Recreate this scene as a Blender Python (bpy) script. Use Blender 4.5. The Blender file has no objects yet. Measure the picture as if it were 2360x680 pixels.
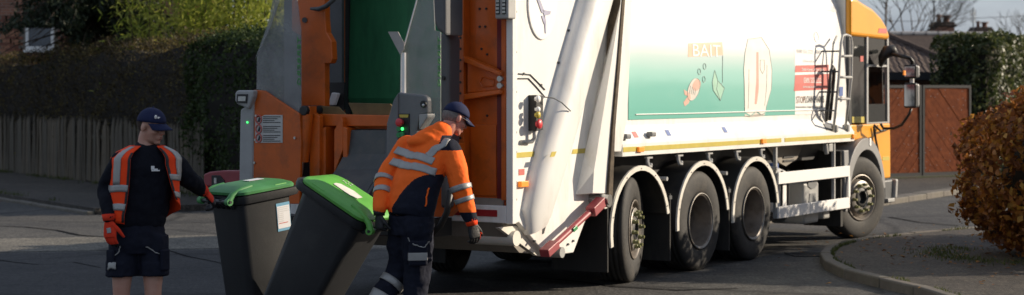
import bpy, bmesh, math, random
from mathutils import Vector, Matrix, noise as mnoise
R = math.radians
random.seed(7)
sc = bpy.context.scene
COL = sc.collection

# ---------------------------------------------------------------- camera
FPX, CX, YH, CH = 4200.0, 1180.0, 205.0, 1.94      # focal length, centre, horizon (photo pixels), camera height
cam = bpy.data.cameras.new('camera')
cam.sensor_width = 36
cam.lens = 36 * FPX / 2360
cam.shift_y = -(340 - YH) / 2360
cam.clip_end = 3000
cam.dof.use_dof = True
cam.dof.focus_distance = 14.0
cam.dof.aperture_fstop = 2.8
camo = bpy.data.objects.new('camera', cam)
camo.location = (0, 0, CH)
camo.rotation_euler = (R(90), 0, 0)
COL.objects.link(camo)
sc.camera = camo

# ---------------------------------------------------------------- sky and sun
SUN_AZ, SUN_EL = 14.0, 21.0        # degrees: azimuth counter-clockwise from +X, elevation
sd = Vector((math.cos(R(SUN_AZ)) * math.cos(R(SUN_EL)), math.sin(R(SUN_AZ)) * math.cos(R(SUN_EL)), math.sin(R(SUN_EL))))
w = bpy.data.worlds.new('World'); sc.world = w; w.use_nodes = True
nt = w.node_tree; nt.nodes.clear()
wo = nt.nodes.new('ShaderNodeOutputWorld'); bg = nt.nodes.new('ShaderNodeBackground')
sky = nt.nodes.new('ShaderNodeTexSky'); sky.sky_type = 'NISHITA'; sky.sun_disc = False
sky.sun_elevation = R(SUN_EL); sky.sun_rotation = R(90 - SUN_AZ)
tc = nt.nodes.new('ShaderNodeTexCoord'); mp = nt.nodes.new('ShaderNodeMapping')
mp.inputs['Scale'].default_value = (5, 5, 14)
cn = nt.nodes.new('ShaderNodeTexNoise'); cn.inputs['Scale'].default_value = 1.3; cn.inputs['Detail'].default_value = 7
cr = nt.nodes.new('ShaderNodeValToRGB')
cr.color_ramp.elements[0].position = .34; cr.color_ramp.elements[0].color = (1.9, 2.5, 3.8, 1)
cr.color_ramp.elements[1].position = .66; cr.color_ramp.elements[1].color = (5.4, 6.0, 7.0, 1)
mx = nt.nodes.new('ShaderNodeMixRGB'); mx.inputs['Fac'].default_value = .72
L = nt.links.new
L(tc.outputs['Generated'], mp.inputs['Vector']); L(mp.outputs[0], cn.inputs['Vector']); L(cn.outputs['Fac'], cr.inputs['Fac'])
L(sky.outputs[0], mx.inputs[1]); L(cr.outputs[0], mx.inputs[2]); L(mx.outputs[0], bg.inputs['Color'])
bg.inputs['Strength'].default_value = .084
L(bg.outputs[0], wo.inputs['Surface'])
sun = bpy.data.lights.new('sun', 'SUN'); sun.energy = 5.0; sun.angle = R(.53); sun.color = (1, .86, .68)
suno = bpy.data.objects.new('sun', sun); COL.objects.link(suno)
suno.rotation_euler = sd.to_track_quat('Z', 'Y').to_euler()
sc.view_settings.view_transform = 'Standard'; sc.view_settings.look = 'None'
sc.view_settings.exposure = 0.45; sc.view_settings.gamma = 1

# ---------------------------------------------------------------- materials
def mat(name, col, rough=.6, metal=0, var=.2, scale=6, bump=0, bscale=60, spec=.5, col2=None, coat=0, dirt=None, dscale=3, damt=.5, stretch=(1, 1, 1), trans=0):
    m = bpy.data.materials.new(name); m.use_nodes = True
    n = m.node_tree.nodes; l = m.node_tree.links.new
    b = n['Principled BSDF']
    b.inputs['Roughness'].default_value = rough; b.inputs['Metallic'].default_value = metal
    b.inputs['Specular IOR Level'].default_value = spec; b.inputs['Coat Weight'].default_value = coat
    c1 = tuple(col) + (1,)
    c2 = tuple(col2) + (1,) if col2 else tuple(max(0, c * (1 - var)) for c in col) + (1,)
    t = n.new('ShaderNodeTexCoord'); mpg = n.new('ShaderNodeMapping'); mpg.inputs['Scale'].default_value = stretch
    l(t.outputs['Object'], mpg.inputs['Vector'])
    nz = n.new('ShaderNodeTexNoise'); nz.inputs['Scale'].default_value = scale; nz.inputs['Detail'].default_value = 6; nz.inputs['Roughness'].default_value = .65
    l(mpg.outputs[0], nz.inputs['Vector'])
    rp = n.new('ShaderNodeValToRGB'); rp.color_ramp.elements[0].position = .35; rp.color_ramp.elements[1].position = .65
    rp.color_ramp.elements[0].color = c2; rp.color_ramp.elements[1].color = c1
    l(nz.outputs['Fac'], rp.inputs['Fac']); out = rp.outputs[0]
    if dirt:
        n2 = n.new('ShaderNodeTexNoise'); n2.inputs['Scale'].default_value = dscale; n2.inputs['Detail'].default_value = 8; n2.inputs['Roughness'].default_value = .7
        l(mpg.outputs[0], n2.inputs['Vector'])
        r2 = n.new('ShaderNodeValToRGB'); r2.color_ramp.elements[0].position = .5; r2.color_ramp.elements[1].position = .75
        r2.color_ramp.elements[1].color = (damt,) * 3 + (1,)
        l(n2.outputs['Fac'], r2.inputs['Fac'])
        mi = n.new('ShaderNodeMixRGB'); mi.inputs[2].default_value = tuple(dirt) + (1,)
        l(r2.outputs[0], mi.inputs['Fac']); l(out, mi.inputs[1]); out = mi.outputs[0]
    l(out, b.inputs['Base Color'])
    if bump:
        bn = n.new('ShaderNodeTexNoise'); bn.inputs['Scale'].default_value = bscale; bn.inputs['Detail'].default_value = 4
        l(mpg.outputs[0], bn.inputs['Vector'])
        bp = n.new('ShaderNodeBump'); bp.inputs['Strength'].default_value = bump; bp.inputs['Distance'].default_value = .02
        l(bn.outputs['Fac'], bp.inputs['Height']); l(bp.outputs[0], b.inputs['Normal'])
    if trans:
        b.inputs['Transmission Weight'].default_value = trans
    return m

def glowmat(name, col, e):
    m = mat(name, col, .4, var=.05)
    b = m.node_tree.nodes['Principled BSDF']; b.inputs['Emission Color'].default_value = tuple(col) + (1,); b.inputs['Emission Strength'].default_value = e
    return m

def leafmat(name, cols, rough=.55, transl=.35, scale=2.2, spec=.35):
    m = bpy.data.materials.new(name); m.use_nodes = True
    n = m.node_tree.nodes; l = m.node_tree.links.new; b = n['Principled BSDF']
    b.inputs['Roughness'].default_value = rough; b.inputs['Specular IOR Level'].default_value = spec
    g = n.new('ShaderNodeNewGeometry'); t = n.new('ShaderNodeTexCoord')
    nz = n.new('ShaderNodeTexNoise'); nz.inputs['Scale'].default_value = scale; nz.inputs['Detail'].default_value = 3
    l(t.outputs['Object'], nz.inputs['Vector'])
    ma = n.new('ShaderNodeMath'); ma.operation = 'MULTIPLY_ADD'; ma.inputs[1].default_value = .55; 
    l(g.outputs['Random Per Island'], ma.inputs[0])
    mb = n.new('ShaderNodeMath'); mb.operation = 'MULTIPLY'; mb.inputs[1].default_value = .5
    l(nz.outputs['Fac'], mb.inputs[0]); l(mb.outputs[0], ma.inputs[2])
    rp = n.new('ShaderNodeValToRGB'); e = rp.color_ramp.elements
    while len(e) < len(cols): e.new(.5)
    for i, c in enumerate(cols):
        e[i].position = .1 + .8 * i / (len(cols) - 1); e[i].color = tuple(c) + (1,)
    l(ma.outputs[0], rp.inputs['Fac']); l(rp.outputs[0], b.inputs['Base Color'])
    tr = n.new('ShaderNodeBsdfTranslucent'); l(rp.outputs[0], tr.inputs['Color'])
    ms = n.new('ShaderNodeMixShader'); ms.inputs[0].default_value = transl
    l(b.outputs[0], ms.inputs[1]); l(tr.outputs[0], ms.inputs[2]); l(ms.outputs[0], n['Material Output'].inputs['Surface'])
    return m

M = {}
M['white'] = mat('white_paint', (.80, .79, .76), .32, var=.06, scale=2, coat=.3, dirt=(.36, .31, .24), dscale=2.6, damt=.42, stretch=(1.3, 1.3, .35))
M['white_dirty'] = mat('white_paint_dirty', (.70, .67, .60), .45, var=.12, scale=3, dirt=(.22, .18, .13), dscale=3, damt=.55)
M['white_plain'] = mat('white_plastic', (.78, .77, .75), .45, var=.05)
M['orange_paint'] = mat('orange_paint', (.60, .112, .006), .42, var=.22, scale=3, dirt=(.10, .04, .015), dscale=4, damt=.6, coat=.1)
M['yellow_paint'] = mat('yellow_paint', (.84, .35, .010), .35, var=.08, scale=2, coat=.4)
M['yellow_tape'] = mat('yellow_tape', (.50, .40, .06), .45, var=.15, scale=8)
M['grey_plastic'] = mat('grey_plastic', (.16, .165, .17), .5, var=.2, scale=5, bump=.1)
M['grey_light'] = mat('light_grey_plastic', (.34, .34, .33), .5, var=.15)
M['dark_grey'] = mat('dark_grey_paint', (.07, .075, .08), .5, var=.25)
M['chassis'] = mat('chassis_black', (.016, .016, .017), .6, var=.4)
M['black'] = mat('black_plastic', (.014, .014, .015), .5, var=.2)
M['rubber'] = mat('tyre_rubber', (.024, .023, .022), .75, var=.3, scale=10, dirt=(.085, .07, .052), dscale=5, damt=.6, bump=.15)
M['flap'] = mat('mudflap_rubber', (.018, .017, .016), .8, var=.3, dirt=(.07, .06, .05), dscale=4, damt=.6, stretch=(1, 1, .3))
M['rim'] = mat('steel_rim', (.24, .21, .18), .45, metal=.3, var=.35, scale=6, dirt=(.06, .045, .03), dscale=8, damt=.7)
M['rim_bright'] = mat('polished_rim', (.30, .28, .25), .4, metal=.5, var=.25)
M['metal'] = mat('bare_metal', (.5, .5, .49), .3, metal=.9, var=.15)
M['nut'] = mat('yellow_nut_indicator', (.22, .22, .08), .5, var=.2)
M['red_paint'] = mat('red_paint', (.30, .045, .055), .5, var=.25, dirt=(.15, .06, .05), damt=.5)
M['red_tape'] = mat('red_reflective', (.34, .01, .015), .35, var=.15)
M['maroon_tape'] = mat('dark_red_reflective', (.16, .008, .012), .35, var=.15)
M['green_steel'] = mat('green_hopper_plate', (.07, .33, .15), .5, var=.3, scale=2, dirt=(.03, .12, .06), dscale=2.5, damt=.7, stretch=(1, 2, .5))
M['wood_flap'] = mat('worn_tan_rubber', (.16, .10, .035), .7, var=.35, scale=5)
M['teal'] = None
M['amber'] = glowmat('amber_lens', (.85, .25, .02), .25)
M['led_green'] = glowmat('green_led', (.05, .9, .15), 2)
M['lamp_lens'] = mat('lamp_lens', (.55, .55, .5), .15, var=.3, scale=30)
M['red_button'] = mat('red_button', (.6, .04, .05), .4, var=.1)
M['green_button'] = mat('green_button', (.03, .25, .08), .4, var=.1)
M['blue_mark'] = mat('blue_print', (.06, .12, .35), .5, var=.2)
M['red_mark'] = mat('red_print', (.55, .12, .10), .5, var=.15)
M['ink'] = mat('black_print', (.03, .03, .035), .6, var=.1)
M['white_print'] = mat('white_print', (.82, .81, .78), .5, var=.03)
M['mirror'] = mat('mirror_glass', (.22, .25, .3), .08, metal=1, var=.05)
def glass_mat(name, tint, alpha, rough=.08, var=.0):
    m = bpy.data.materials.new(name); m.use_nodes = True
    n = m.node_tree.nodes; l = m.node_tree.links.new; b = n['Principled BSDF']
    b.inputs['Base Color'].default_value = tuple(tint) + (1,); b.inputs['Roughness'].default_value = rough
    tr = n.new('ShaderNodeBsdfTransparent'); ms = n.new('ShaderNodeMixShader')
    t = n.new('ShaderNodeTexCoord'); nz = n.new('ShaderNodeTexNoise'); nz.inputs['Scale'].default_value = 5; nz.inputs['Detail'].default_value = 6
    l(t.outputs['Object'], nz.inputs['Vector'])
    mr = n.new('ShaderNodeMapRange'); mr.inputs[1].default_value = .3; mr.inputs[2].default_value = .7
    mr.inputs[3].default_value = max(0, alpha - var); mr.inputs[4].default_value = min(1, alpha + var)
    l(nz.outputs['Fac'], mr.inputs[0]); l(mr.outputs[0], ms.inputs[0])
    l(tr.outputs[0], ms.inputs[1]); l(b.outputs[0], ms.inputs[2]); l(ms.outputs[0], n['Material Output'].inputs['Surface'])
    return m
M['perspex'] = glass_mat('scratched_perspex', (.30, .31, .31), .42, .25, .14)
M['cab_glass'] = glass_mat('cab_glass', (.03, .032, .032), .8, .05, .03)
M['house_glass'] = mat('window_glass', (.05, .07, .1), .06, var=.2)

# ---------------------------------------------------------------- mesh helpers
class B:
    """collects shapes in one bmesh"""
    def __init__(s): s.bm = bmesh.new()
    def box(s, x0, x1, y0, y1, z0, z1, mtx=None):
        v = [s.bm.verts.new(p) for p in ((x0, y0, z0), (x1, y0, z0), (x1, y1, z0), (x0, y1, z0), (x0, y0, z1), (x1, y0, z1), (x1, y1, z1), (x0, y1, z1))]
        for f in ((0, 3, 2, 1), (4, 5, 6, 7), (0, 1, 5, 4), (1, 2, 6, 5), (2, 3, 7, 6), (3, 0, 4, 7)): s.bm.faces.new([v[i] for i in f])
        if mtx is not None:
            for q in v: q.co = mtx @ q.co
        return s
    def prism(s, pts, off):
        """closed outline (3-D points) extruded by the vector off"""
        off = Vector(off); a = [s.bm.verts.new(Vector(p)) for p in pts]; b = [s.bm.verts.new(Vector(p) + off) for p in pts]
        s.bm.faces.new(a[::-1]); s.bm.faces.new(b)
        n = len(a)
        for i in range(n): s.bm.faces.new((a[i], a[(i + 1) % n], b[(i + 1) % n], b[i]))
        return s
    def rings(s, rs, cap=True, close=True):
        vs = [[s.bm.verts.new(Vector(p)) for p in r] for r in rs]
        n = len(vs[0])
        for a, b in zip(vs, vs[1:]):
            for i in range(n if close else n - 1):
                s.bm.faces.new((a[i], a[(i + 1) % n], b[(i + 1) % n], b[i]))
        if cap and close:
            s.bm.faces.new(vs[0][::-1]); s.bm.faces.new(vs[-1])
        return s
    def tube(s, pts, r, n=10, flat=1.0, cap=True):
        pts = [Vector(p) for p in pts]
        if not hasattr(r, '__len__'): r = [r] * len(pts)
        rs = []; up = None
        for i, p in enumerate(pts):
            d = (pts[min(i + 1, len(pts) - 1)] - pts[max(i - 1, 0)]).normalized()
            if up is None: up = Vector((0, 0, 1)) if abs(d.z) < .9 else Vector((0, 1, 0))
            a = d.cross(up).normalized(); b = a.cross(d).normalized(); up = b
            rs.append([p + (a * math.cos(t) + b * math.sin(t) * flat) * r[i] for t in (2 * math.pi * k / n for k in range(n))])
        return s.rings(rs, cap)
    def lathe(s, prof, n=32, mtx=None):
        """profile of (axial, radius) turned about the Y axis"""
        rs = []
        for a, r in prof:
            rs.append([Vector((r * math.cos(2 * math.pi * k / n), a, r * math.sin(2 * math.pi * k / n))) for k in range(n)])
        st = len(s.bm.verts)
        s.rings(rs, cap=False)
        if mtx is not None:
            s.bm.verts.ensure_lookup_table()
            for q in s.bm.verts[st:] if False else list(s.bm.verts)[st:]: q.co = mtx @ q.co
        return s
    def ball(s, c, r, n=12, mtx=None):
        c = Vector(c); r = Vector(r) if hasattr(r, '__len__') else Vector((r, r, r))
        mm = Matrix.Translation(c) @ (mtx or Matrix.Identity(4)) @ Matrix.Diagonal((*r, 1))
        bmesh.ops.create_uvsphere(s.bm, u_segments=n * 2, v_segments=n, radius=1, matrix=mm)
        return s
    def face(s, pts):
        s.bm.faces.new([s.bm.verts.new(Vector(p)) for p in pts]); return s
    def mesh(s, name):
        bmesh.ops.recalc_face_normals(s.bm, faces=s.bm.faces)
        me = bpy.data.meshes.new(name); s.bm.to_mesh(me); s.bm.free(); return me

def link(name, me, m, parent=None, smooth=False, bevel=0, bseg=2):
    o = bpy.data.objects.new(name, me); COL.objects.link(o)
    if m is not None and not me.materials: me.materials.append(M[m] if isinstance(m, str) else m)
    if parent: o.parent = parent
    if smooth:
        for p in me.polygons: p.use_smooth = True
        if smooth != 'all':
            try: me.set_sharp_from_angle(angle=R(40))
            except Exception: pass
    if bevel:
        md = o.modifiers.new('bevel', 'BEVEL'); md.width = bevel; md.segments = bseg; md.limit_method = 'ANGLE'; md.angle_limit = R(35)
    return o
def obj(name, b, m, parent=None, smooth=False, bevel=0, **k):
    return link(name, b.mesh(name), m, parent, smooth, bevel, **k)
def empty(name, loc=(0, 0, 0), rz=0):
    o = bpy.data.objects.new(name, None); o.location = loc; o.rotation_euler = (0, 0, rz); o.empty_display_size = .2; COL.objects.link(o); return o
def tag(o, label=None, cat=None, group=None, kind=None):
    if label: o['label'] = label
    if cat: o['category'] = cat
    if group: o['group'] = group
    if kind: o['kind'] = kind
    return o
def ground(px, py, z=0.0):
    k = (CH - z) * FPX / (py - YH); return Vector(((px - CX) / FPX * k, k, z))
def at(px, py, Y): return Vector(((px - CX) / FPX * Y, Y, CH - (py - YH) / FPX * Y))
def wtext(name, txt, size, m, parent, origin, ux, uz, depth=.002, align='LEFT', width=None, height=None):
    """lettering as a mesh: origin, reading direction ux, up direction uz"""
    cu = bpy.data.curves.new(name, 'FONT'); cu.body = txt; cu.size = size; cu.extrude = depth; cu.align_x = align; cu.resolution_u = 2
    t = bpy.data.objects.new(name, cu); COL.objects.link(t)
    dg = bpy.context.evaluated_depsgraph_get(); dg.update()
    me = bpy.data.meshes.new_from_object(t.evaluated_get(dg)); bpy.data.objects.remove(t)
    me.materials.clear()
    xs = [v.co.x for v in me.vertices]; ys = [v.co.y for v in me.vertices]
    if width and xs: 
        k = width / (max(xs) - min(xs)); 
        for v in me.vertices: v.co.x *= k
    if height and ys:
        k = height / (max(ys) - min(ys))
        for v in me.vertices: v.co.y *= k
    ux = Vector(ux).normalized(); uz = Vector(uz).normalized(); un = ux.cross(uz)
    o0 = Vector(origin)
    for v in me.vertices: v.co = o0 + ux * v.co.x + uz * v.co.y + un * v.co.z
    return link(name, me, m, parent)
# ================================================================= ROADS AND GROUND
def asphalt(name, c1, c2, crack=True, scale=1.0):
    m = bpy.data.materials.new(name); m.use_nodes = True
    n = m.node_tree.nodes; l = m.node_tree.links.new; b = n['Principled BSDF']; b.inputs['Roughness'].default_value = .8
    b.inputs['Specular IOR Level'].default_value = .35
    t = n.new('ShaderNodeTexCoord')
    a = n.new('ShaderNodeTexNoise'); a.inputs['Scale'].default_value = .55 * scale; a.inputs['Detail'].default_value = 9; a.inputs['Roughness'].default_value = .7
    f = n.new('ShaderNodeTexNoise'); f.inputs['Scale'].default_value = 32 * scale; f.inputs['Detail'].default_value = 3
    for q in (a, f): l(t.outputs['Object'], q.inputs['Vector'])
    r1 = n.new('ShaderNodeValToRGB'); r1.color_ramp.elements[0].position = .35; r1.color_ramp.elements[1].position = .68
    r1.color_ramp.elements[0].color = tuple(c1) + (1,); r1.color_ramp.elements[1].color = tuple(c2) + (1,)
    l(a.outputs['Fac'], r1.inputs['Fac'])
    r2 = n.new('ShaderNodeValToRGB'); r2.color_ramp.elements[0].position = .3; r2.color_ramp.elements[1].position = .75
    r2.color_ramp.elements[0].color = (.25, .25, .25, 1); r2.color_ramp.elements[1].color = (1.9, 1.86, 1.78, 1)
    l(f.outputs['Fac'], r2.inputs['Fac'])
    mu = n.new('ShaderNodeMixRGB'); mu.blend_type = 'MULTIPLY'; mu.inputs[0].default_value = 1; l(r1.outputs[0], mu.inputs[1]); l(r2.outputs[0], mu.inputs[2])
    g = n.new('ShaderNodeTexNoise'); g.inputs['Scale'].default_value = 7 * scale; g.inputs['Detail'].default_value = 6; g.inputs['Roughness'].default_value = .75
    l(t.outputs['Object'], g.inputs['Vector'])
    r4 = n.new('ShaderNodeValToRGB'); r4.color_ramp.elements[0].position = .36; r4.color_ramp.elements[1].position = .64
    r4.color_ramp.elements[0].color = (.62, .62, .63, 1); r4.color_ramp.elements[1].color = (1.35, 1.33, 1.28, 1); l(g.outputs['Fac'], r4.inputs['Fac'])
    m4 = n.new('ShaderNodeMixRGB'); m4.blend_type = 'MULTIPLY'; m4.inputs[0].default_value = 1; l(mu.outputs[0], m4.inputs[1]); l(r4.outputs[0], m4.inputs[2])
    out = m4.outputs[0]
    if crack:
        v = n.new('ShaderNodeTexVoronoi'); v.feature = 'DISTANCE_TO_EDGE'; v.inputs['Scale'].default_value = .33
        wn = n.new('ShaderNodeTexNoise'); wn.inputs['Scale'].default_value = 1.3; wn.inputs['Detail'].default_value = 5
        l(t.outputs['Object'], wn.inputs['Vector'])
        ad = n.new('ShaderNodeMixRGB'); ad.inputs[0].default_value = .35; l(t.outputs['Object'], ad.inputs[1]); l(wn.outputs['Color'], ad.inputs[2])
        l(ad.outputs[0], v.inputs['Vector'])
        r3 = n.new('ShaderNodeValToRGB'); r3.color_ramp.elements[0].position = 0; r3.color_ramp.elements[1].position = .02
        r3.color_ramp.elements[0].color = (.35, .35, .35, 1); r3.color_ramp.elements[1].color = (1, 1, 1, 1)
        l(v.outputs['Distance'], r3.inputs['Fac'])
        m2 = n.new('ShaderNodeMixRGB'); m2.blend_type = 'MULTIPLY'; m2.inputs[0].default_value = 1; l(out, m2.inputs[1]); l(r3.outputs[0], m2.inputs[2]); out = m2.outputs[0]
    l(out, b.inputs['Base Color'])
    bp = n.new('ShaderNodeBump'); bp.inputs['Strength'].default_value = .55; bp.inputs['Distance'].default_value = .02
    l(f.outputs['Fac'], bp.inputs['Height']); l(bp.outputs[0], b.inputs['Normal'])
    return m
M['road'] = asphalt('road_asphalt', (.036, .036, .038), (.085, .082, .078))
M['road_dark'] = asphalt('road_asphalt_darker', (.020, .020, .023), (.042, .041, .043), True)
M['road_sunlit'] = asphalt('road_asphalt_sunlit', (.10, .095, .085), (.17, .16, .14), True)  # paler asphalt standing for the strip of road in sunlight
M['footway'] = asphalt('footway_asphalt', (.034, .030, .027), (.066, .058, .050), False)
M['soil'] = mat('garden_soil', (.05, .04, .025), .95, var=.4, scale=2, col2=(.035, .05, .015), bump=.4)
M['kerb'] = mat('kerb_concrete', (.15, .132, .11), .85, var=.35, scale=3, bump=.3, dirt=(.07, .065, .04), dscale=4, damt=.7)
M['paint'] = mat('worn_road_paint', (.42, .41, .38), .7, var=.4, scale=9)

obj('road', B().face([(-400, -60, 0), (400, -60, 0), (400, 900, 0), (-400, 900, 0)]), 'road')
tag(bpy.data.objects['road'], kind='structure')

FA, FB = Vector((-11.5, 40.9, 0)), Vector((-5.3, 31.4, 0))     # fence line
fd = (FB - FA).normalized(); fn = Vector((fd.y, -fd.x, 0)); fn = fn if fn.y < 0 else -fn   # towards the road
def fpt(s, o, z=0.0): return FA + fd * s + fn * o + Vector((0, 0, z))
KW = 2.75
# far pavement on the left, with kerb stones
a0, a1 = -14, 13.5
obj('pavement', B().prism([fpt(a0, -1.2, -.02), fpt(a1, -1.2, -.02), fpt(a1, KW, -.02), fpt(a0, KW, -.02)], (0, 0, .12)), 'footway')
tag(bpy.data.objects['pavement'], kind='structure')
pv = bpy.data.objects['pavement']
km = None
def kerb_run(pts, parent, z=.115, wd=.13, length=.9):
    """kerb stones end to end along a ground line"""
    out = []
    seg = [(Vector(a), Vector(b)) for a, b in zip(pts, pts[1:])]
    for a, b in seg:
        n = max(1, round((b - a).length / length))
        for i in range(n):
            p, q = a.lerp(b, i / n), a.lerp(b, (i + 1) / n)
            d = (q - p); ln = d.length; d.normalize()
            me = B().box(-ln / 2 + .005, ln / 2 - .005, -wd / 2, wd / 2, -.04, z + random.uniform(-.006, .006)).mesh('kerb_stone')
            o = link('kerb_stone', me, 'kerb', parent, bevel=.018)
            mid = (p + q) / 2
            o.location = (mid.x, mid.y, 0); o.rotation_euler = (0, 0, math.atan2(d.y, d.x) + random.uniform(-.006, .006))
            out.append(o)
    return out
kerb_run([fpt(-6, KW + .07), fpt(7.4, KW + .07)], pv)
for o in kerb_run([fpt(7.4, KW + .07), fpt(13.5, KW + .07)], pv, z=.05): pass
# gardens behind the fence
obj('garden_ground', B().prism([fpt(-40, -1.2, -.02), fpt(13.5, -1.2, -.02), fpt(13.5, -45, -.02), fpt(-40, -45, -.02)], (0, 0, .14)), 'soil')
tag(bpy.data.objects['garden_ground'], kind='structure')
# darker patch, and a pale strip that paints sunlight on the road
def patch(name, pxs, m, z):
    o = obj(name, B().face([ground(*p, z) for p in pxs]), m); tag(o, kind='structure'); return o
patch('road_patch', [(-300, 590), (560, 575), (1060, 640), (1300, 720), (1300, 1200), (-300, 1200)], 'road_dark', .004)
patch('sunlit_road_strip', [(-300, 555), (560, 540), (900, 560), (900, 573), (560, 571), (-300, 586)], 'road_sunlit', .004)
M['tar'] = mat('tar_seam', (.012, .012, .013), .95, var=.3, spec=.05)
def seam(pxs, w_=.025):
    ps = [ground(x, y, .0075) for x, y in pxs]; L_, R_ = [], []
    for i, p in enumerate(ps):
        d = (ps[min(i + 1, len(ps) - 1)] - ps[max(i - 1, 0)]).normalized(); s_ = Vector((-d.y, d.x, 0)) * w_ * random.uniform(.6, 1.5); L_.append(p + s_); R_.append(p - s_)
    o = obj('tar_seam', B().rings([[a, b_] for a, b_ in zip(L_, R_)], cap=False, close=False), 'tar'); tag(o, kind='structure')
seam([(-40, 519), (60, 523), (130, 530), (180, 541), (240, 546)], .022); seam([(380, 574), (430, 590), (500, 604), (560, 622)], .014); seam([(-20, 598), (90, 610), (170, 604), (230, 616)], .014)
seam([(1240, 640), (1330, 648), (1420, 660), (1560, 668), (1700, 664)], .02); seam([(2050, 500), (2120, 512), (2210, 520)], .02)
if 0: obj('road_line', B().face([ground(-200, 588, .009), ground(545, 573, .009), ground(545, 576.5, .009), ground(-200, 592, .009)]), 'paint'); pass

# right-hand corner pavement
corner_px = [(2700, 500), (2450, 517), (2230, 541), (2100, 553), (2010, 563), (1950, 575), (1915, 588), (1903, 603), (1915, 622), (1960, 643), (2040, 663), (2120, 682), (2300, 740), (2700, 960)]
cpts = [ground(x, y) for x, y in corner_px]
cen = Vector((14, 20, 0))
obj('corner_pavement', B().prism([Vector((p.x, p.y, -.02)) for p in [Vector((40, 38, 0))] + cpts + [Vector((40, 8, 0))]], (0, 0, .11)), 'footway')
cp_o = bpy.data.objects['corner_pavement']; tag(cp_o, kind='structure')
fine = []
for a, b in zip(cpts, cpts[1:]): fine += [a]
fine += [cpts[-1]]
kerb_run(fine, cp_o, z=.10, wd=.13, length=.75)
# far right pavement in front of the gates
g0, g1 = Vector((7.55, 37.6, 0)), Vector((9.9, 38.9, 0))
gd = (g1 - g0).normalized(); gn = Vector((gd.y, -gd.x, 0))
k0, k1 = ground(2066, 466), ground(2205, 445)
kd = (k1 - k0).normalized()
pts = [k0 - kd * 12, k1 + kd * 25, k1 + kd * 25 + Vector((-8, 14, 0)), g0 - gd * 14 + Vector((-2, 6, 0))]
obj('far_pavement', B().prism([Vector((p.x, p.y, -.02)) for p in pts], (0, 0, .11)), 'footway'); tag(bpy.data.objects['far_pavement'], kind='structure')
kerb_run([k0 - kd * 9, k1 + kd * 8], bpy.data.objects['far_pavement'], z=.10, wd=.3)
# gully grate by the corner kerb
gg = empty('gully_grate', ground(1866, 587, .004), R(8))
obj('frame', B().box(-.24, .24, -.22, -.18, 0, .008).box(-.24, .24, .18, .22, 0, .008).box(-.24, -.2, -.18, .18, 0, .008).box(.2, .24, -.18, .18, 0, .008), 'chassis', gg)
for i in range(6):
    obj('bar', B().box(-.195, .195, -.16 + i * .06, -.13 + i * .06, 0, .007), 'chassis', gg)
tag(gg, 'dark iron gully grate in the road beside the kerb corner', 'drain grate')
# ================================================================= REFUSE TRUCK
TH = math.atan2(3750 - CX, FPX)
HX, HY = math.sin(TH), math.cos(TH)              # heading
Z0 = FPX / 216 * (3750 - 1616) / (3750 - 1183)
R0 = ((1183 - CX) / FPX * Z0, Z0)
truck = empty('refuse_truck', (R0[0], R0[1], 0), math.pi / 2 - TH)
tag(truck, 'large white refuse collection truck with yellow cab and orange rear bin lift', 'truck')
def _solve(px, ox, oy, ax, ay):
    d0 = (px - CX) / FPX
    det = d0 * (-ay) + ax
    return (ox * (-ay) + ax * oy) / det, (d0 * oy - ox) / det
def S(px, py, Y=0.0):
    """photo pixel on the truck's side plane at Y -> truck coordinates"""
    k, X = _solve(px, R0[0] - Y * HY, R0[1] + Y * HX, HX, HY)
    return Vector((X, Y, CH - (py - YH) / FPX * k))
def E_(px, py, X=0.0):
    """photo pixel on a plane across the truck at X -> truck coordinates"""
    k, Y = _solve(px, R0[0] + X * HX, R0[1] + X * HY, -HY, HX)
    return Vector((X, Y, CH - (py - YH) / FPX * k))
def T(name, b, m, parent=None, **k): return obj(name, b, m, parent or truck, **k)
def side_plate(name, pxs, m, y0, y1, parent=None, **k):
    p = [S(x, y, y0) for x, y in pxs]
    return T(name, B().prism(p, (0, y1 - y0, 0)), m, parent, **k)
def rear_plate(name, pxs, m, X, th=.03, parent=None, **k):
    p = [E_(x, y, X) for x, y in pxs]
    return T(name, B().prism(p, (th, 0, 0)), m, parent, **k)

# ---- container body -------------------------------------------------------
PROF = [(0, 1.275), (0, 1.395), (.015, 1.41), (.10, 1.55), (.105, 1.58), (.105, 1.66), (.11, 2.0), (.13, 2.4), (.165, 2.7), (.21, 2.95), (.30, 3.17), (.46, 3.32), (.75, 3.40)]
def pY(z):
    for (a, za), (b, zb) in zip(PROF, PROF[1:]):
        if za <= z <= zb: return a + (b - a) * (z - za) / (zb - za)
    return PROF[-1][0]
ring = [(y, z) for y, z in PROF] + [(2.5 - y, z) for y, z in PROF[::-1]]
XB0, XB1 = 2.06, 8.36
body = T('container_body', B().rings([[(x, y, z) for y, z in ring] for x in (XB0, 3.6, 5.2, 6.8, XB1)]), 'white', smooth=True)
b = B()
b.box(XB0 - .01, XB0 + .10, .06, 2.44, 1.26, 3.42)
T('rear_frame', B().prism([S(1441, 0, .0) + Vector((0, 0, .5)), S(1463, 0, 0) + Vector((0, 0, .5)), S(1446, 275, 0), S(1432, 350, 0), S(1413, 350, 0)], (0, .3, 0)), 'white', bevel=.01)
T('front_bulkhead', B().box(XB1, XB1 + .05, .12, 2.38, 1.3, 3.36), 'white_dirty')
# yellow line along the skirt
for xa, xb in ((XB0 + .01, 2.36), (2.46, 6.0), (6.1, 8.33)):
    T('reflective_line', B().box(xa, xb, -.004, .0, 1.318, 1.366), 'yellow_tape', body)
for px, py in ((1473, 344), (1757, 325), (1966, 314)):
    p = S(px, py); T('side_marker_lamp', B().box(p.x - .055, p.x + .055, -.03, -.002, p.z - .027, p.z + .027), 'amber', bevel=.006)
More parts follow.
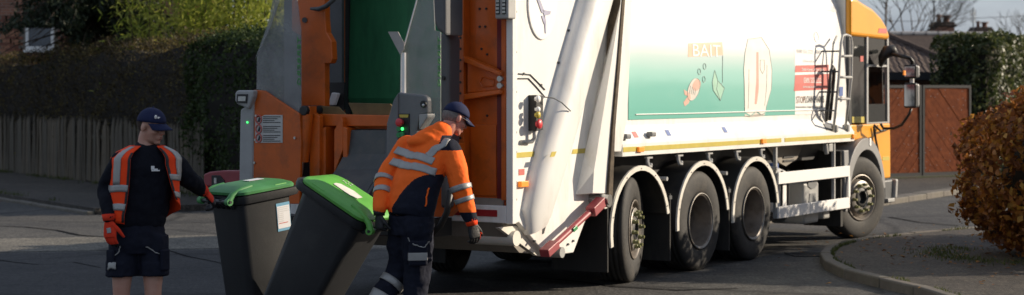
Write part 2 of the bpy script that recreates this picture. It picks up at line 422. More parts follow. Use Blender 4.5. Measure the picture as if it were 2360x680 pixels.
# small stickers on the sloping ledge
def ledge(px, py): 
    p = S(px, py, .05); return p
for px, m_ in ((1465, 'red_mark'), (1541, 'blue_mark'), (1672, 'blue_mark')):
    p = ledge(px, 310 - (px - 1465) * .052); dz = .03
    T('sticker', B().face([(p.x - .045, pY(p.z - dz) - .004, p.z - dz), (p.x + .045, pY(p.z - dz) - .004, p.z - dz), (p.x + .045, pY(p.z + dz) - .004, p.z + dz), (p.x - .045, pY(p.z + dz) - .004, p.z + dz)]), m_, body)
for px, py in ((1437, 313), (1495, 308)):
    p = ledge(px, py); T('catch', B().box(p.x - .06, p.x + .04, p.y - .07, p.y - .0, p.z - .03, p.z + .02), 'grey_plastic', bevel=.012)
p = S(1907, 289, .07); T('tread_plate', B().prism([(p.x - .14, .025, 1.425), (p.x + .12, .025, 1.425), (p.x + .12, .075, 1.505), (p.x - .14, .075, 1.505)], (0, -.008, .006)), 'dark_grey')

# ---- advertising panel ------------------------------------------------------
def teal_mat():  # teal fading to white upwards; the white paints glare on the panel
    m = bpy.data.materials.new('sea_panel_with_glare'); m.use_nodes = True
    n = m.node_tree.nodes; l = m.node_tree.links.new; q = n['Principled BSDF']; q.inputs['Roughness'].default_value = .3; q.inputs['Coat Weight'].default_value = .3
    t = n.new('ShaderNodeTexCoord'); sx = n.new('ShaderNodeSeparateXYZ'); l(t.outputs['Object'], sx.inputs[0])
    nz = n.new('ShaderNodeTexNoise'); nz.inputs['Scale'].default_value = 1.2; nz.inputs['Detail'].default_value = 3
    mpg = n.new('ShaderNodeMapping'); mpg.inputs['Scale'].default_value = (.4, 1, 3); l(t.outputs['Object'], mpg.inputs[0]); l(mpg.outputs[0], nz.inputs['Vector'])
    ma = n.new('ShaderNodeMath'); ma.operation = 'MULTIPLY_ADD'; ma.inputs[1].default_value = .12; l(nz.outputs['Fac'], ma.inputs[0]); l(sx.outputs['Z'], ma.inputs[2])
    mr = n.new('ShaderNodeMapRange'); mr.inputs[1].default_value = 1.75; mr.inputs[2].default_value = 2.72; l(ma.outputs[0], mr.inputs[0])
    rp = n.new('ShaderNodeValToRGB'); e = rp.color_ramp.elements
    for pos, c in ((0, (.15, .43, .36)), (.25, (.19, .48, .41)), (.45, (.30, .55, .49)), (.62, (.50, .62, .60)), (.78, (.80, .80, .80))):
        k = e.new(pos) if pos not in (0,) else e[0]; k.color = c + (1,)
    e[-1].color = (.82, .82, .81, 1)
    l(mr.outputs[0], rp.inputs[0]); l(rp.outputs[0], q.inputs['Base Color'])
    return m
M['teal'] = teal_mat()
def sheet(name, xz, m, eps, parent, nz=10):
    """a printed panel that follows the curve of the body: left edge and right edge as (X,Z) pairs bottom to top"""
    (x0, z0), (x1, z1), (x2, z2), (x3, z3) = xz      # bottom left, bottom right, top right, top left
    rs = []
    for i in range(nz + 1):
        t = i / nz; za, zb = z0 + (z3 - z0) * t, z1 + (z2 - z1) * t
        rs.append([(x0 + (x3 - x0) * t, pY(za) - eps, za), (x1 + (x2 - x1) * t, pY(zb) - eps, zb)])
    return T(name, B().rings(rs, cap=False, close=False), m, parent, smooth='all')
def sx_(px, py=200): return S(px, py, .11).x
AD0, AD1, AD2 = sx_(1446), sx_(1830), sx_(1925)
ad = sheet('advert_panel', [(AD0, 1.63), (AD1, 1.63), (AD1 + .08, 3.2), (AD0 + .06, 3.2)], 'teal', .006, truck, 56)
info = sheet('information_panel', [(AD1 + .005, 1.63), (AD2 + .1, 1.63), (AD2 + .1, 3.2), (AD1 + .085, 3.2)], 'white_plain', .006, truck, 56)
T('panel_edge_glint', B().tube([(AD0 + .15, pY(1.68) - .012, 1.683), (4, pY(1.68) - .012, 1.680), (6, pY(1.68) - .012, 1.683), (AD2, pY(1.68) - .012, 1.68)], .006, 6), 'white_plain', ad)  # white bead standing for the highlight above the panel's lower edge
M['fish_pink'] = mat('print_pink', (.62, .36, .28), .5, var=.1); M['fish_pale'] = mat('print_pale', (.60, .55, .49), .5, var=.1)  # print inks paled towards white to copy the sun glare
M['note_green'] = mat('print_green', (.30, .52, .40), .5, var=.15); M['print_line'] = mat('print_line', (.34, .42, .39), .6, var=.1)
M['shirt_cream'] = mat('print_cream', (.72, .68, .62), .5, var=.08); M['print_rust'] = mat('print_rust', (.66, .32, .26), .5, var=.1)
M['print_peach'] = mat('print_peach', (.80, .46, .32), .5, var=.1); M['print_brown'] = mat('print_brown', (.22, .11, .07), .5, var=.1)
def clip(poly, x0, x1, z0, z1):
    def cut(ps, f_):
        out = []
        for a, b_ in zip(ps, ps[1:] + ps[:1]):
            fa, fb_ = f_(a), f_(b_)
            if fa >= 0: out.append(a)
            if (fa >= 0) != (fb_ >= 0):
                t = fa / (fa - fb_); out.append((a[0] + (b_[0] - a[0]) * t, a[1] + (b_[1] - a[1]) * t))
        return out
    for f_ in (lambda p: p[0] - x0, lambda p: x1 - p[0], lambda p: p[1] - z0, lambda p: z1 - p[1]):
        if poly: poly = cut(poly, f_)
    return poly
def decal(name, pxs, m, eps, parent):
    ps = [S(x, y, .11) for x, y in pxs]; zlo, zhi = min(p.z for p in ps), max(p.z for p in ps); b = B()
    eps = .006 + (eps - .006) * .35; n = max(1, int((zhi - zlo) / .03)); xs_ = [p.x for p in ps]
    for i in range(n):
        za, zb_ = zlo + (zhi - zlo) * i / n, zlo + (zhi - zlo) * (i + 1) / n
        q = clip([(p.x, p.z) for p in ps], min(xs_) - 1, max(xs_) + 1, za, zb_)
        if len(q) > 2: b.face([(x, pY(z) - eps, z) for x, z in q])
    return T(name, b, m, parent)
def dline(name, pxs, m, parent, r=.0035, eps=.014):
    ps = []; eps = .0088; r = min(r, .003)
    pxs = [(a[0] + (c[0] - a[0]) * k / 8, a[1] + (c[1] - a[1]) * k / 8) for a, c in zip(pxs, pxs[1:]) for k in range(8)] + [pxs[-1]]
    for x, y in pxs:
        p = S(x, y, .11); ps.append((p.x, pY(p.z) - eps, p.z))
    return T(name, B().tube(ps, r, 5, cap=False), m, parent)
def ell(cx, cy, rx, ry, rot=0, n=18):
    c, s_ = math.cos(R(rot)), math.sin(R(rot))
    return [(cx + rx * math.cos(t) * c - ry * math.sin(t) * s_, cy + rx * math.cos(t) * s_ + ry * math.sin(t) * c) for t in (2 * math.pi * k / n for k in range(n))]
fb = ell(1597, 206, 13, 27, 18)
decal('printed_fish', fb, 'fish_pale', .011, ad)
decal('printed_fish_head', ell(1604, 196, 9, 14, 18), 'fish_pink', .013, ad)
decal('printed_fish_tail', [(1588, 215), (1574, 206), (1576, 218), (1583, 222), (1573, 236), (1576, 245), (1585, 238), (1590, 226)], 'fish_pink', .0125, ad)
dline('printed_fish_outline', fb + fb[:1], 'print_line', ad)
for k in range(4): dline('printed_stripe', [(1590 + k * 4, 198 + k * 2), (1587 + k * 4, 216 + k)], 'print_line', ad, .003, .015)
for cx_, cy_ in ((1611, 165), (1624, 153), (1621, 183)):
    e_ = ell(cx_, cy_, 3.2, 7); dline('printed_bubble', e_ + e_[:1], 'print_line', ad, .004)
nt_ = [(1647, 162), (1653, 186), (1668, 203), (1658, 232), (1642, 208), (1640, 190)]
decal('printed_banknote', nt_, 'note_green', .011, ad); dline('printed_banknote_outline', nt_ + nt_[:1], 'print_line', ad)
dline('printed_banknote_fold', [(1653, 186), (1650, 205), (1658, 232)], 'print_line', ad, .003)
dline('printed_hook_line', [(1667, 128), (1665, 160), (1664, 190), (1658, 197)], 'print_line', ad, .005)
decal('printed_box', [(1587, 131), (1668, 127), (1668, 97), (1589, 100)], 'print_peach', .011, ad)
sh = [(1714, 258), (1714, 160), (1719, 120), (1728, 90), (1760, 86), (1775, 115), (1779, 160), (1776, 205), (1764, 245), (1762, 258), (1752, 264), (1740, 255), (1728, 266)]
decal('printed_shirt', sh, 'shirt_cream', .011, ad); dline('printed_shirt_outline', sh, 'print_line', ad)
decal('printed_tie', [(1745, 120), (1750, 120), (1747, 205), (1742, 240), (1737, 240), (1742, 180)], 'print_rust', .0135, ad)
dline('printed_sleeve', [(1726, 160), (1724, 200), (1722, 250)], 'print_line', ad, .003); dline('printed_sleeve', [(1768, 150), (1765, 200), (1760, 244)], 'print_line', ad, .003)
decal('printed_trousers', [(1714, 262), (1714, 268), (1759, 266), (1762, 261), (1752, 267), (1740, 258), (1728, 269)], 'fish_pale', .012, ad)
dline('printed_pocket', [(1753, 138), (1752, 160), (1757, 170), (1762, 160), (1762, 138), (1753, 138)], 'print_line', ad, .003)
def stext(name, txt, px, py, w_, h_, m, parent, eps=.012, depth=.0006):
    """lettering on the side: photo pixel of its lower left corner, size in metres"""
    p = S(px, py, .11); eps = .0095
    return wtext(name, txt, .2, m, parent, (p.x, pY(p.z) - eps, p.z), (1, 0, 0), (0, (pY(p.z + .1) - pY(p.z)) / .1, 1), depth, 'LEFT', w_, h_)
stext('lettering', 'BAIT', 1596, 129, .70, .13, 'white_print', ad, .016)
decal('red_banner', [(1832, 167), (1910, 164), (1911, 149), (1834, 151)], 'red_mark', .011, info)
decal('red_banner', [(1828, 210), (1908, 206), (1911, 170), (1832, 173)], 'red_mark', .011, info)
stext('lettering', 'Safely Report A Loan Shark', 1848, 162.5, .72, .042, 'white_print', info)
stext('lettering', '0300 555 2222', 1851, 191, .56, .065, 'white_print', info)
stext('lettering', 'www.stoploansharks.co.uk', 1849, 202, .60, .035, 'white_print', info)
stext('lettering', 'STOP', 1833, 238, .27, .085, 'print_brown', info)
stext('lettering', 'LOANSHARKS', 1853, 237, .62, .085, 'ink', info)
stext('lettering', 'Intervention. Support. Education', 1832, 249, .84, .035, 'dark_grey', info)
M['faint'] = mat('faded_grey_print', (.60, .60, .60), .5, var=.1)
stext('lettering', '0300 555 2222   0800', 1838, 122, .78, .05, 'faint', info)
stext('lettering', 'Call in confidence', 1852, 143, .40, .03, 'faint', info)
stext('lettering', 'DENNIS EAGLE', 1912, 24, .60, .075, 'faint', body)
dline('printed_crest', ell(1887, 85, 5, 12) + ell(1887, 85, 5, 12)[:1], 'faint', info, .005)

# ---- ladder at the front of the body ----------------------------------------
lad = None
def ly(px, py, Y=-.12): return S(px, py, Y)
railA = [ly(1920, 302, .02), ly(1924, 270), ly(1933, 180), ly(1938, 100), ly(1942, 82), ly(1950, 80), ly(1960, 84), ly(1963, 100), ly(1962, 180), ly(1952, 262), ly(1948, 297, .02)]
lad = T('ladder', B().tube(railA, .017, 8), 'grey_light', smooth='all')
for (xa, ya), (xb, yb) in (((1930, 228), (1958, 228)), ((1933, 178), (1962, 178)), ((1937, 130), (1963, 129))):
    T('ladder_rung', B().tube([ly(xa, ya), ly(xb, yb)], .016, 8), 'grey_light', lad, smooth='all')
for px in (1922, 1949): 
    p = ly(px, 297, .03); T('ladder_foot', B().box(p.x - .03, p.x + .03, -.02, .06, 1.40, 1.49), 'grey_light', lad, bevel=.01)
for (px, py) in ((1938, 118), (1934, 165), (1929, 212), (1926, 255)):
    p = ly(px, py); T('ladder_bracket', B().tube([p, (p.x - .02, pY(p.z) + .01, p.z)], .012, 6), 'dark_grey', lad)
T('ladder_back_rail', B().tube([S(1906, 270, .04), S(1912, 225, .02), S(1917, 150, .02), S(1921, 100, .04), S(1928, 84, .08)], .015, 8), 'grey_light', lad, smooth='all')
T('hose', B().tube([S(1904, 278, .06), S(1907, 240, -.02), S(1912, 200, -.04), S(1915, 165, -.04), S(1919, 154, -.02), S(1923, 160, .0), S(1920, 200, .0), S(1915, 250, .02), S(1912, 276, .06)], .022, 8), 'black', smooth='all')
decal('blue_sticker', [(1932, 222), (1941, 221), (1942, 200), (1934, 200)], 'blue_mark', .011, body)

# ---- tailgate side -----------------------------------------------------------
TY = .05
top = 3.25
def up(p, z=top): return Vector((p.x, p.y, z))
outline = [up(S(1183, 0, TY)), S(1183, 517, TY), S(1196, 512, TY), S(1226, 548, TY), S(1262, 591, TY), S(1322, 582, TY), S(1345, 520, TY), S(1366, 468, TY), S(1407, 452, TY), S(1416, 300, TY), S(1440, 0, TY), up(S(1450, -60, TY))]
tg = T('tailgate_side', B().prism(outline, (0, .06, 0)), 'white', bevel=.008)
outline_l = [Vector((p.x, 2.5 - p.y, p.z)) for p in outline]
T('tailgate_side', B().prism(outline_l, (0, -.06, 0)), 'white', bevel=.008)
T('tailgate_roof', B().box(0.0, 2.0, .06, 2.44, 3.22, 3.26), 'white')
# round-topped diagonal ram housing
def bulge(name, ax, halfw, proud, m, n=9, power=2.0, flatend=True):
    rs = []
    ax = [Vector(p) for p in ax]
    for i, p in enumerate(ax):
        d = (ax[min(i + 1, len(ax) - 1)] - ax[max(i - 1, 0)]).normalized()
        a = Vector((d.z, 0, -d.x))
        h_ = halfw[i] if hasattr(halfw, '__len__') else halfw
        pr = proud[i] if hasattr(proud, '__len__') else proud
        r_ = []
        for k in range(n + 1):
            t = math.pi * k / n
            r_.append(p + a * (h_ * math.copysign(abs(math.cos(t)) ** (2 / power), math.cos(t))) + Vector((0, -pr * abs(math.sin(t)) ** (2 / power), 0)))
        r_ += [p - a * h_ + Vector((0, .03, 0)), p + a * h_ + Vector((0, .03, 0))]
        rs.append(r_)
    return T(name, B().rings(rs), m, smooth=True)
def lerp2(a, b_, t): return (a[0] + (b_[0] - a[0]) * t, a[1] + (b_[1] - a[1]) * t)
axp = [(1384, -75), (1358, 18), (1320, 150), (1290, 260), (1266, 345), (1246, 420), (1231, 490), (1236, 528)]
bulge('ram_housing', [S(x, y, TY) for x, y in axp], [.235, .235, .235, .235, .235, .23, .22, .17], [.17, .17, .17, .17, .16, .15, .12, .06], 'white', 12, 2.4)
# raised rib right of the housing
side_plate('stiffening_rib', [(1415, -20), (1420, -20), (1318, 330), (1290, 420), (1276, 475), (1270, 500), (1266, 500), (1272, 465), (1286, 415), (1313, 330)], 'white', TY - .035, TY, bevel=.008)
# tapered box gusset at the front of the tailgate
gp_o = [S(1436, -40, TY), S(1437, 0, TY), S(1404, 449, TY), S(1326, 449, TY), S(1345, 360, TY), S(1424, 0, TY), S(1430, -40, TY)]
gp_i = [S(1434, -30, TY - .15), S(1433, 0, TY - .15), S(1401, 446, TY - .13), S(1366, 446, TY - .13), S(1369, 395, TY - .15), S(1430, 10, TY - .15), S(1431, -30, TY - .15)]
gp_i = [Vector((g.x, g.y, g.z)) for g in gp_i]
T('corner_gusset', B().rings([gp_o, gp_i]), 'white', bevel=.006)
sl = [S(1437, -30, TY - .16), S(1443, -30, TY - .16), S(1430, 150, TY - .16), S(1418, 300, TY - .16), S(1412, 452, TY - .16), S(1402, 462, TY - .16), S(1407, 380, TY - .16), S(1413, 290, TY - .16), S(1425, 140, TY - .16)]
M['seal'] = mat('weathered_rubber_seal', (.10, .075, .05), .9, var=.5, scale=14)
T('door_seal', B().prism(sl, (0, .14, 0)), 'seal')
# yellow dashes on the tailgate, stickers, small lamps
for q in ([(1190, 364), (1230, 361), (1232, 349), (1190, 352)], [(1318, 355), (1348, 353), (1349, 342), (1321, 344)], [(1296, 358), (1312, 356), (1317, 346), (1302, 347)]):
    side_plate('reflective_dash', q, 'yellow_tape', TY - .004, TY, tg)
q = [(1268, 362), (1278, 361), (1283, 349), (1272, 350)]
side_plate('reflective_dash', q, 'yellow_tape', TY - .174, TY - .17, tg)
side_plate('yellow_triangle', [(1292, 380), (1301, 389), (1301, 374)], 'yellow_tape', TY - .004, TY, tg)
side_plate('red_sticker', [(1196, 404), (1209, 403), (1209, 389), (1196, 390)], 'red_mark', TY - .004, TY, tg)
p = S(1201, 424, TY); T('side_marker_lamp', B().box(p.x - .06, p.x + .07, TY - .04, TY - .002, p.z - .026, p.z + .026), 'amber', bevel=.006)
side_plate('inspection_plate', [(1308, 352), (1304, 340), (1306, 328), (1313, 321), (1317, 326), (1315, 345)], 'white_plain', TY - .02, TY, tg, bevel=.004)
for cx_, cy_, rx in ((1323, 294, 4), (1328, 279, 2.6)):
    side_plate('blue_sticker', ell(cx_, cy_, rx, rx * 2.0), 'blue_mark', TY - .004, TY, tg)
for px, py in ((1187, 27), (1187, 120), (1187, 212), (1187, 305), (1187, 350), (1187, 420), (1187, 460), (1309, 70), (1286, 144), (1206, 170), (1246, 196), (1320, 555), (1308, 563), (1273, 472), (1250, 510), (1231, 556)):
    p = S(px, py, TY); T('bolt_head', B().tube([(p.x, TY - .015, p.z), (p.x, TY + .01, p.z)], .012, 6), 'dark_grey', tg)
side_plate('slot', [(1250, 540), (1254, 538), (1263, 503), (1263, 497), (1260, 497), (1251, 528)], 'black', TY - .004, TY, tg)
# round emblem badge and press line
em = ell(1251, 8, 33, 84, 0, 36)
rim_ = [S(x, y, TY - .016) for x, y in em]
badge = T('emblem_disc', B().prism(rim_, (0, .016, 0)), 'white_plain', tg, bevel=.01)
M['emblem'] = mat('emblem_violet_grey', (.36, .36, .48), .5, var=.2)
for q in ([(1232, -18), (1238, -18), (1256, 28), (1249, 30)], [(1249, 22), (1270, 26), (1268, 33), (1255, 36)], [(1248, 36), (1254, 36), (1257, 56), (1254, 55)], [(1256, 34), (1259, 50), (1259, 77), (1257, 76), (1255, 50)]):
    side_plate('emblem_mark', q, 'emblem', TY - .022, TY - .018, tg)
for l_ in ([(1195, 170), (1222, 172), (1240, 190), (1256, 207)], [(1194, 181), (1218, 181), (1236, 200), (1256, 224), (1275, 226), (1294, 236), (1315, 256)]):
    ps = [S(x, y, TY - .006 - (.165 if x > 1262 else 0)) for x, y in l_]
    T('cable', B().tube(ps, .006, 5, cap=False), 'dark_grey', tg)
# push-button box
pb = [S(x, y, TY) for x, y in ((1217, 302), (1234, 299), (1234, 219), (1217, 219))]
cb = T('button_box', B().prism(pb, (0, -.085, 0)), 'black', bevel=.008)
for (px, py, rr, m_) in ((1240, 228, .033, 'white_print'), (1240, 252, .026, 'white_print'), (1240, 265, .034, 'yellow_tape'), (1243, 286, .045, 'red_button')):
    p = S(px - 3, py, TY - .1); T('push_button', B().tube([(p.x, TY - .085, p.z), (p.x, TY - .11, p.z), (p.x, TY - .115, p.z)], [rr * .6, rr * .6, rr], 14).ball((p.x, TY - .115, p.z), (rr, .02, rr), 8), m_, cb, smooth=True)
T('conduit', B().tube([S(1232, 300, TY - .05), S(1232, 318, TY - .05), S(1226, 326, TY - .03), S(1200, 328, TY - .01)], .02, 8), 'grey_light', smooth='all')

# red tailgate prop and its lugs
rl, rh = S(1257, 582, TY - .14), S(1386, 464, TY - .14)
prop = T('tailgate_prop', B().tube([rl.lerp(rh, .08), rl.lerp(rh, .82)], .031, 14), 'red_paint', smooth=True)
def bar(a, b_, w_, t_, parent, name, m_):
    a, b_ = Vector(a), Vector(b_); d = (b_ - a).normalized(); s_ = Vector((d.z, 0, -d.x))
    return T(name, B().prism([a + s_ * w_, a - s_ * w_, b_ - s_ * w_, b_ + s_ * w_], (0, t_, 0)), m_, parent, bevel=.008)
bar(rl - (rh - rl) * .02 + Vector((0, -.05, 0)), rl.lerp(rh, .16) + Vector((0, -.05, 0)), .038, .1, prop, 'prop_foot', 'red_paint')
bar(rl.lerp(rh, .78) + Vector((0, -.06, 0)), rl.lerp(rh, 1.0) + Vector((0, -.05, 0)), .046, .10, prop, 'prop_head', 'red_paint')
bar(rl.lerp(rh, .42) + Vector((0, -.045, 0)), rl.lerp(rh, .49) + Vector((0, -.045, 0)), .02, .01, prop, 'prop_label', 'green_button')
p = rl.lerp(rh, 1.04); T('hinge_pin', B().tube([(p.x, -.16, p.z), (p.x, .06, p.z)], .05, 16).tube([(p.x + .1, -.10, p.z - .02), (p.x + .1, .06, p.z - .02)], .062, 16), 'metal', smooth=True)
side_plate('hinge_lug', [(1368, 458), (1400, 455), (1404, 478), (1396, 482), (1380, 476)], 'white_dirty', TY - .05, TY + .02, bevel=.006)
p = S(1281, 578, TY); T('lower_pin', B().tube([(p.x - .12, -.09, p.z), (p.x - .12, .08, p.z)], .05, 14), 'grey_light', smooth=True)
# hopper belly
zb = .74
hb = [(0.02, zb), (.10, .60), (.30, .46), (.55, .43), (.85, .46), (1.15, .60), (1.5, .85), (1.8, .95), (1.8, 1.1), (.1, 1.1), (.02, .9)]
M['belly'] = mat('dusty_grey_steel', (.27, .24, .20), .6, var=.3, scale=3, dirt=(.06, .05, .04), dscale=3, damt=.6)
T('hopper_belly', B().prism([(x, .12, z) for x, z in hb], (0, 2.26, 0)), 'belly')
T('belly_pipe', B().tube([(.16, .06, .60), (.16, .5, .60)], .07, 14), 'white_dirty', smooth=True)
T('lower_bracket', B().prism([S(1190, 520, .1), S(1224, 548, .1), S(1262, 592, .1), S(1238, 590, .1), S(1150, 525, .1)], (0, .04, 0)), 'white_dirty')

# ---- rear face ----------------------------------------------------------------
def yz(px, py, X): p = E_(px, py, X); return p.y, p.z
for sgn in (0, 1):
    f_ = (lambda y: y) if not sgn else (lambda y: 2.5 - y)
    ya, yb = sorted((f_(.075), f_(.56)))
    col = T('rear_column', B().box(.045, .12, ya, yb, .90, 3.2), 'orange_paint', bevel=.006)
    ya, yb = sorted((f_(.07), f_(.115))); T('column_edge_flange', B().box(-.02, .045, ya, yb, .95, 3.2), 'orange_paint', col, bevel=.006)
    ya, yb = sorted((f_(.485), f_(.56))); T('column_inner_flange', B().box(-.06, .045, ya, yb, .90, 3.2), 'orange_paint', col, bevel=.006)
    ya, yb = sorted((f_(.125), f_(.195))); T('reflective_strip', B().box(.040, .044, ya, yb, .96, 3.19), 'maroon_tape', col)
    ya, yb = sorted((f_(.20), f_(.47))); T('raised_panel', B().box(.030, .046, ya, yb, .98, 1.62), 'orange_paint', col, bevel=.012)
    # triangular hinge bracket
    w0, w1 = f_(.09), f_(.47)
    br = T('hinge_bracket', B().prism([(-.03, w0, 2.06), (-.03, w1, 2.19), (-.03, w1, 1.90), (-.03, w0, 1.93)], (.035, 0, 0)), 'orange_paint', bevel=.01)
    for za, zb_ in ((2.075, 2.21), (1.915, 1.87)):
        T('bracket_rib', B().prism([(-.09, w0, za - .02), (-.09, w1, zb_ - .03), (-.09, w1, zb_ + .025), (-.09, w0, za + .018)], (.10, 0, 0)), 'orange_paint', br, bevel=.008)
    for zz in (1.97, 2.03):
        T('bolt_head', B().tube([(-.06, f_(.11), zz), (.0, f_(.11), zz)], .026, 10), 'metal', br, smooth=True)
    T('bracket_rib', B().tube([(-.035, f_(.18), 2.02), (-.035, f_(.30), 2.05), (-.035, f_(.33), 2.0), (-.035, f_(.30), 1.96), (-.035, f_(.18), 1.97), (-.035, f_(.18), 2.02)], .008, 6), 'orange_paint', br)
    for i in range(22):
        T('bolt_hole', B().tube([(-.064, f_(.52), 1.0 + i * .1), (-.056, f_(.52), 1.0 + i * .1)], .012, 8), 'black', col)
    for (yy, zz) in ((.32, 2.5), (.38, 2.5), (.30, 2.25), (.36, 2.3), (.38, 2.66), (.31, 2.66), (.30, 1.55), (.30, 1.7), (.42, 1.15), (.3, 1.15)):
        T('bolt_hole', B().tube([(.036, f_(yy), zz), (.05, f_(yy), zz)], .011, 8), 'black', col)
    # white outer frame of the tailgate
    ya, yb = sorted((f_(.0), f_(.07))); T('tailgate_frame', B().box(-.01, .06, ya, yb, .74, 3.22), 'white', bevel=.008)
T('hopper_sill', B().box(-.012, .08, .07, 2.43, .745, .90), 'white', bevel=.008)
T('reflective_strip', B().box(-.017, -.0125, .16, 2.34, .80, .86), 'red_tape')
lc = T('rear_lamp_cluster', B().box(-.10, .03, -.01, .13, 2.56, 3.1), 'grey_light', bevel=.012)
for k in range(2):
    T('lamp_louvre', B().box(-.108, -.10, .012 + k * .065, .052 + k * .065, 2.60, 2.84), 'black', lc, bevel=.005)
    for i in range(7): T('lamp_lens', B().box(-.114, -.107, .017 + k * .065, .047 + k * .065, 2.61 + i * .032, 2.63 + i * .032), 'lamp_lens', lc)
# hopper interior
T('hopper_side_wall', B().box(.12, 1.6, 2.20, 2.24, .8, 3.2), 'dark_grey')
T('hopper_side_wall', B().box(.12, 1.6, .28, .32, .8, 3.2), 'dark_grey')
pk = T('packer_plate', B().prism([(.62, .34, 1.55), (.50, .34, 1.85), (.55, .34, 3.2), (.70, .34, 3.2), (.75, .34, 1.55)], (0, 1.86, 0)), 'green_steel', bevel=.02)
T('hopper_back', B().box(1.55, 1.6, .3, 2.22, .6, 3.2), 'dark_grey')
T('hopper_floor', B().box(.05, 1.5, .3, 2.22, 1.2, 1.25), 'dark_grey')

# ---- bin lift ---------------------------------------------------------------
LX = -1.05
ck = rear_plate('lift_cheek', [(584, 207), (609, 209), (655, 240), (690, 263), (694, 330), (690, 470), (580, 470)], 'orange_paint', LX, .03, bevel=.006)
gp = rear_plate('cheek_post', [(552, 285), (553, 252), (566, 244), (584, 210), (580, 480), (549, 480)], 'grey_light', LX - .02, .10, bevel=.02)
hd = rear_plate('work_lamp_housing', [(541, 214), (546, 208), (584, 208), (583, 222), (572, 252), (560, 246), (545, 240), (541, 232)], 'grey_light', LX - .06, .12, bevel=.015)
rear_plate('work_lamp_lens', [(545, 237), (568, 238), (570, 217), (546, 217)], 'black', LX - .07, .01, hd)
rear_plate('work_lamp_bulb', [(548, 233), (565, 233), (566, 222), (549, 222)], 'lamp_lens', LX - .076, .006, hd)
p = E_(570, 282, LX - .024); T('status_led', B().ball((p.x, p.y, p.z), .009, 6), 'led_green', gp)
M['notice'] = mat('worn_notice', (.50, .49, .46), .5, var=.12, scale=10)
ns = rear_plate('safety_notice', [(588, 329), (651, 329), (651, 265), (610, 265), (604, 268), (588, 272)], 'notice', LX - .006, .005, ck)
for k, cy_ in enumerate((275, 297, 318)):
    e_ = [E_(x, y, LX - .011) for x, y in ell(596, cy_, 6.5, 9.5, 0, 16)]
    T('prohibition_ring', B().tube(e_ + e_[:1], .006, 5, cap=False), 'red_mark', ns)
    q_ = [(593, cy_ + 6), (597, cy_ - 6), (600, cy_ - 2), (598, cy_ + 6)]
    rear_plate('pictogram', q_, 'ink', LX - .010, .003, ns)
    for j in range(4):
        rear_plate('notice_text_line', [(606, cy_ - 5 + j * 4.3), (646 - (j % 3) * 7, cy_ - 5 + j * 4.3), (646 - (j % 3) * 7, cy_ - 6.6 + j * 4.3), (606, cy_ - 6.6 + j * 4.3)], 'ink', LX - .009, .002, ns)
for px, py in ((590, 218), (590, 267), (588, 322), (586, 375), (679, 318)): 
    p = E_(px, py, LX - .008); T('bolt_head', B().tube([(p.x - .004, p.y, p.z), (p.x + .02, p.y, p.z)], .012, 8), 'metal', ck)
# scratched guard screens
gl = rear_plate('guard_screen', [(591, 206), (592, 130), (606, 90), (625, 45), (640, -20), (682, -20), (693, 70), (693, 262), (655, 240), (609, 208)], 'perspex', LX + .05, .012)
rear_plate('guard_screen_trim', [(588, 135), (620, 45), (632, -20), (652, -20), (620, 70), (592, 128)], 'perspex', LX + .02, .008, gl)
p0 = E_(682, 84, LX + .03)
M['brand_green'] = mat('green_lettering', (.08, .32, .08), .5, var=.2)
if 0: wtext('lettering', 'TERBERG', .13, 'brand_green', gl, (LX + .066, E_(690, 84, LX + .03).y, p0.z), (0, 0, -1), (0, 1, 0), .002, 'LEFT', .43, .035)
wtext('lettering', 'TERBERG', .13, 'brand_green', gl, (LX + .045, E_(690, 84, LX + .03).y, p0.z), (0, 0, -1), (0, 1, 0), .002, 'LEFT', .43, .035)
# swan-neck arm of the lift on the left
la = rear_plate('lift_arm', [(672, 70), (672, -25), (748, -25), (749, 40), (752, 75), (764, 96), (766, 136), (762, 146), (748, 147), (748, 250), (694, 250), (694, 82), (684, 78)], 'orange_paint', LX + .35, .08, bevel=.008)
T('arm_bolt', B().tube([E_(702, 46, LX + .33), E_(702, 46, LX + .36)], .025, 10), 'dark_grey', la)
T('arm_hook', B().tube([E_(716, 20, LX + .30), E_(735, 21, LX + .30), E_(752, 14, LX + .30), E_(768, 0, LX + .30), E_(776, -15, LX + .30)], [.012, .022, .022, .022, .022], 8), 'dark_grey', la, smooth='all')
rear_plate('inner_lamp', [(754, 243), (769, 243), (778, 215), (764, 213)], 'white_plain', LX + .62, .05, bevel=.01)
T('lamp_recess', B().box(LX + .68, LX + .70, E_(790, 240, LX + .66).y, E_(748, 240, LX + .66).y, 1.75, 2.0), 'black')
T('left_fill_wall', B().box(LX + .9, LX + .94, 1.78, 2.46, 1.3, 3.2), 'dark_grey')
# tan rubber flaps
for q in ([(719, 243), (779, 246), (800, 266), (800, 270), (727, 268)], [(802, 237), (898, 239), (903, 244), (897, 266), (815, 266)]):
    rear_plate('rubber_flap', q, 'wood_flap', LX + .25, .02, bevel=.004)
# orange lift frame
fr = rear_plate('lift_beam', [(694, 262), (712, 262), (906, 266), (906, 292), (694, 290)], 'orange_paint', LX + .22, .10, bevel=.008)
rear_plate('lift_post', [(712, 245), (724, 262), (736, 268), (736, 480), (714, 480)], 'orange_paint', LX + .12, .06, bevel=.006)
rear_plate('lift_back_plate', [(736, 290), (905, 290), (905, 480), (736, 480)], 'orange_paint', LX + .40, .03)
for q in ([(736, 300), (750, 292), (750, 480), (736, 480)], [(770, 300), (786, 270), (790, 280), (790, 345), (772, 395), (770, 480)], [(790, 292), (800, 296), (800, 370), (790, 380)]):
    rear_plate('lift_rib', q, 'orange_paint', LX + .16, .20, bevel=.005)
for q in ([(757, 306), (769, 304), (769, 330), (757, 330)], [(757, 357), (769, 357), (769, 390), (757, 392)], [(735, 278), (778, 280), (778, 290), (735, 290)], [(794, 283), (812, 287), (808, 296), (796, 292)]):
    rear_plate('slot', q, 'black', LX + .395, .004)
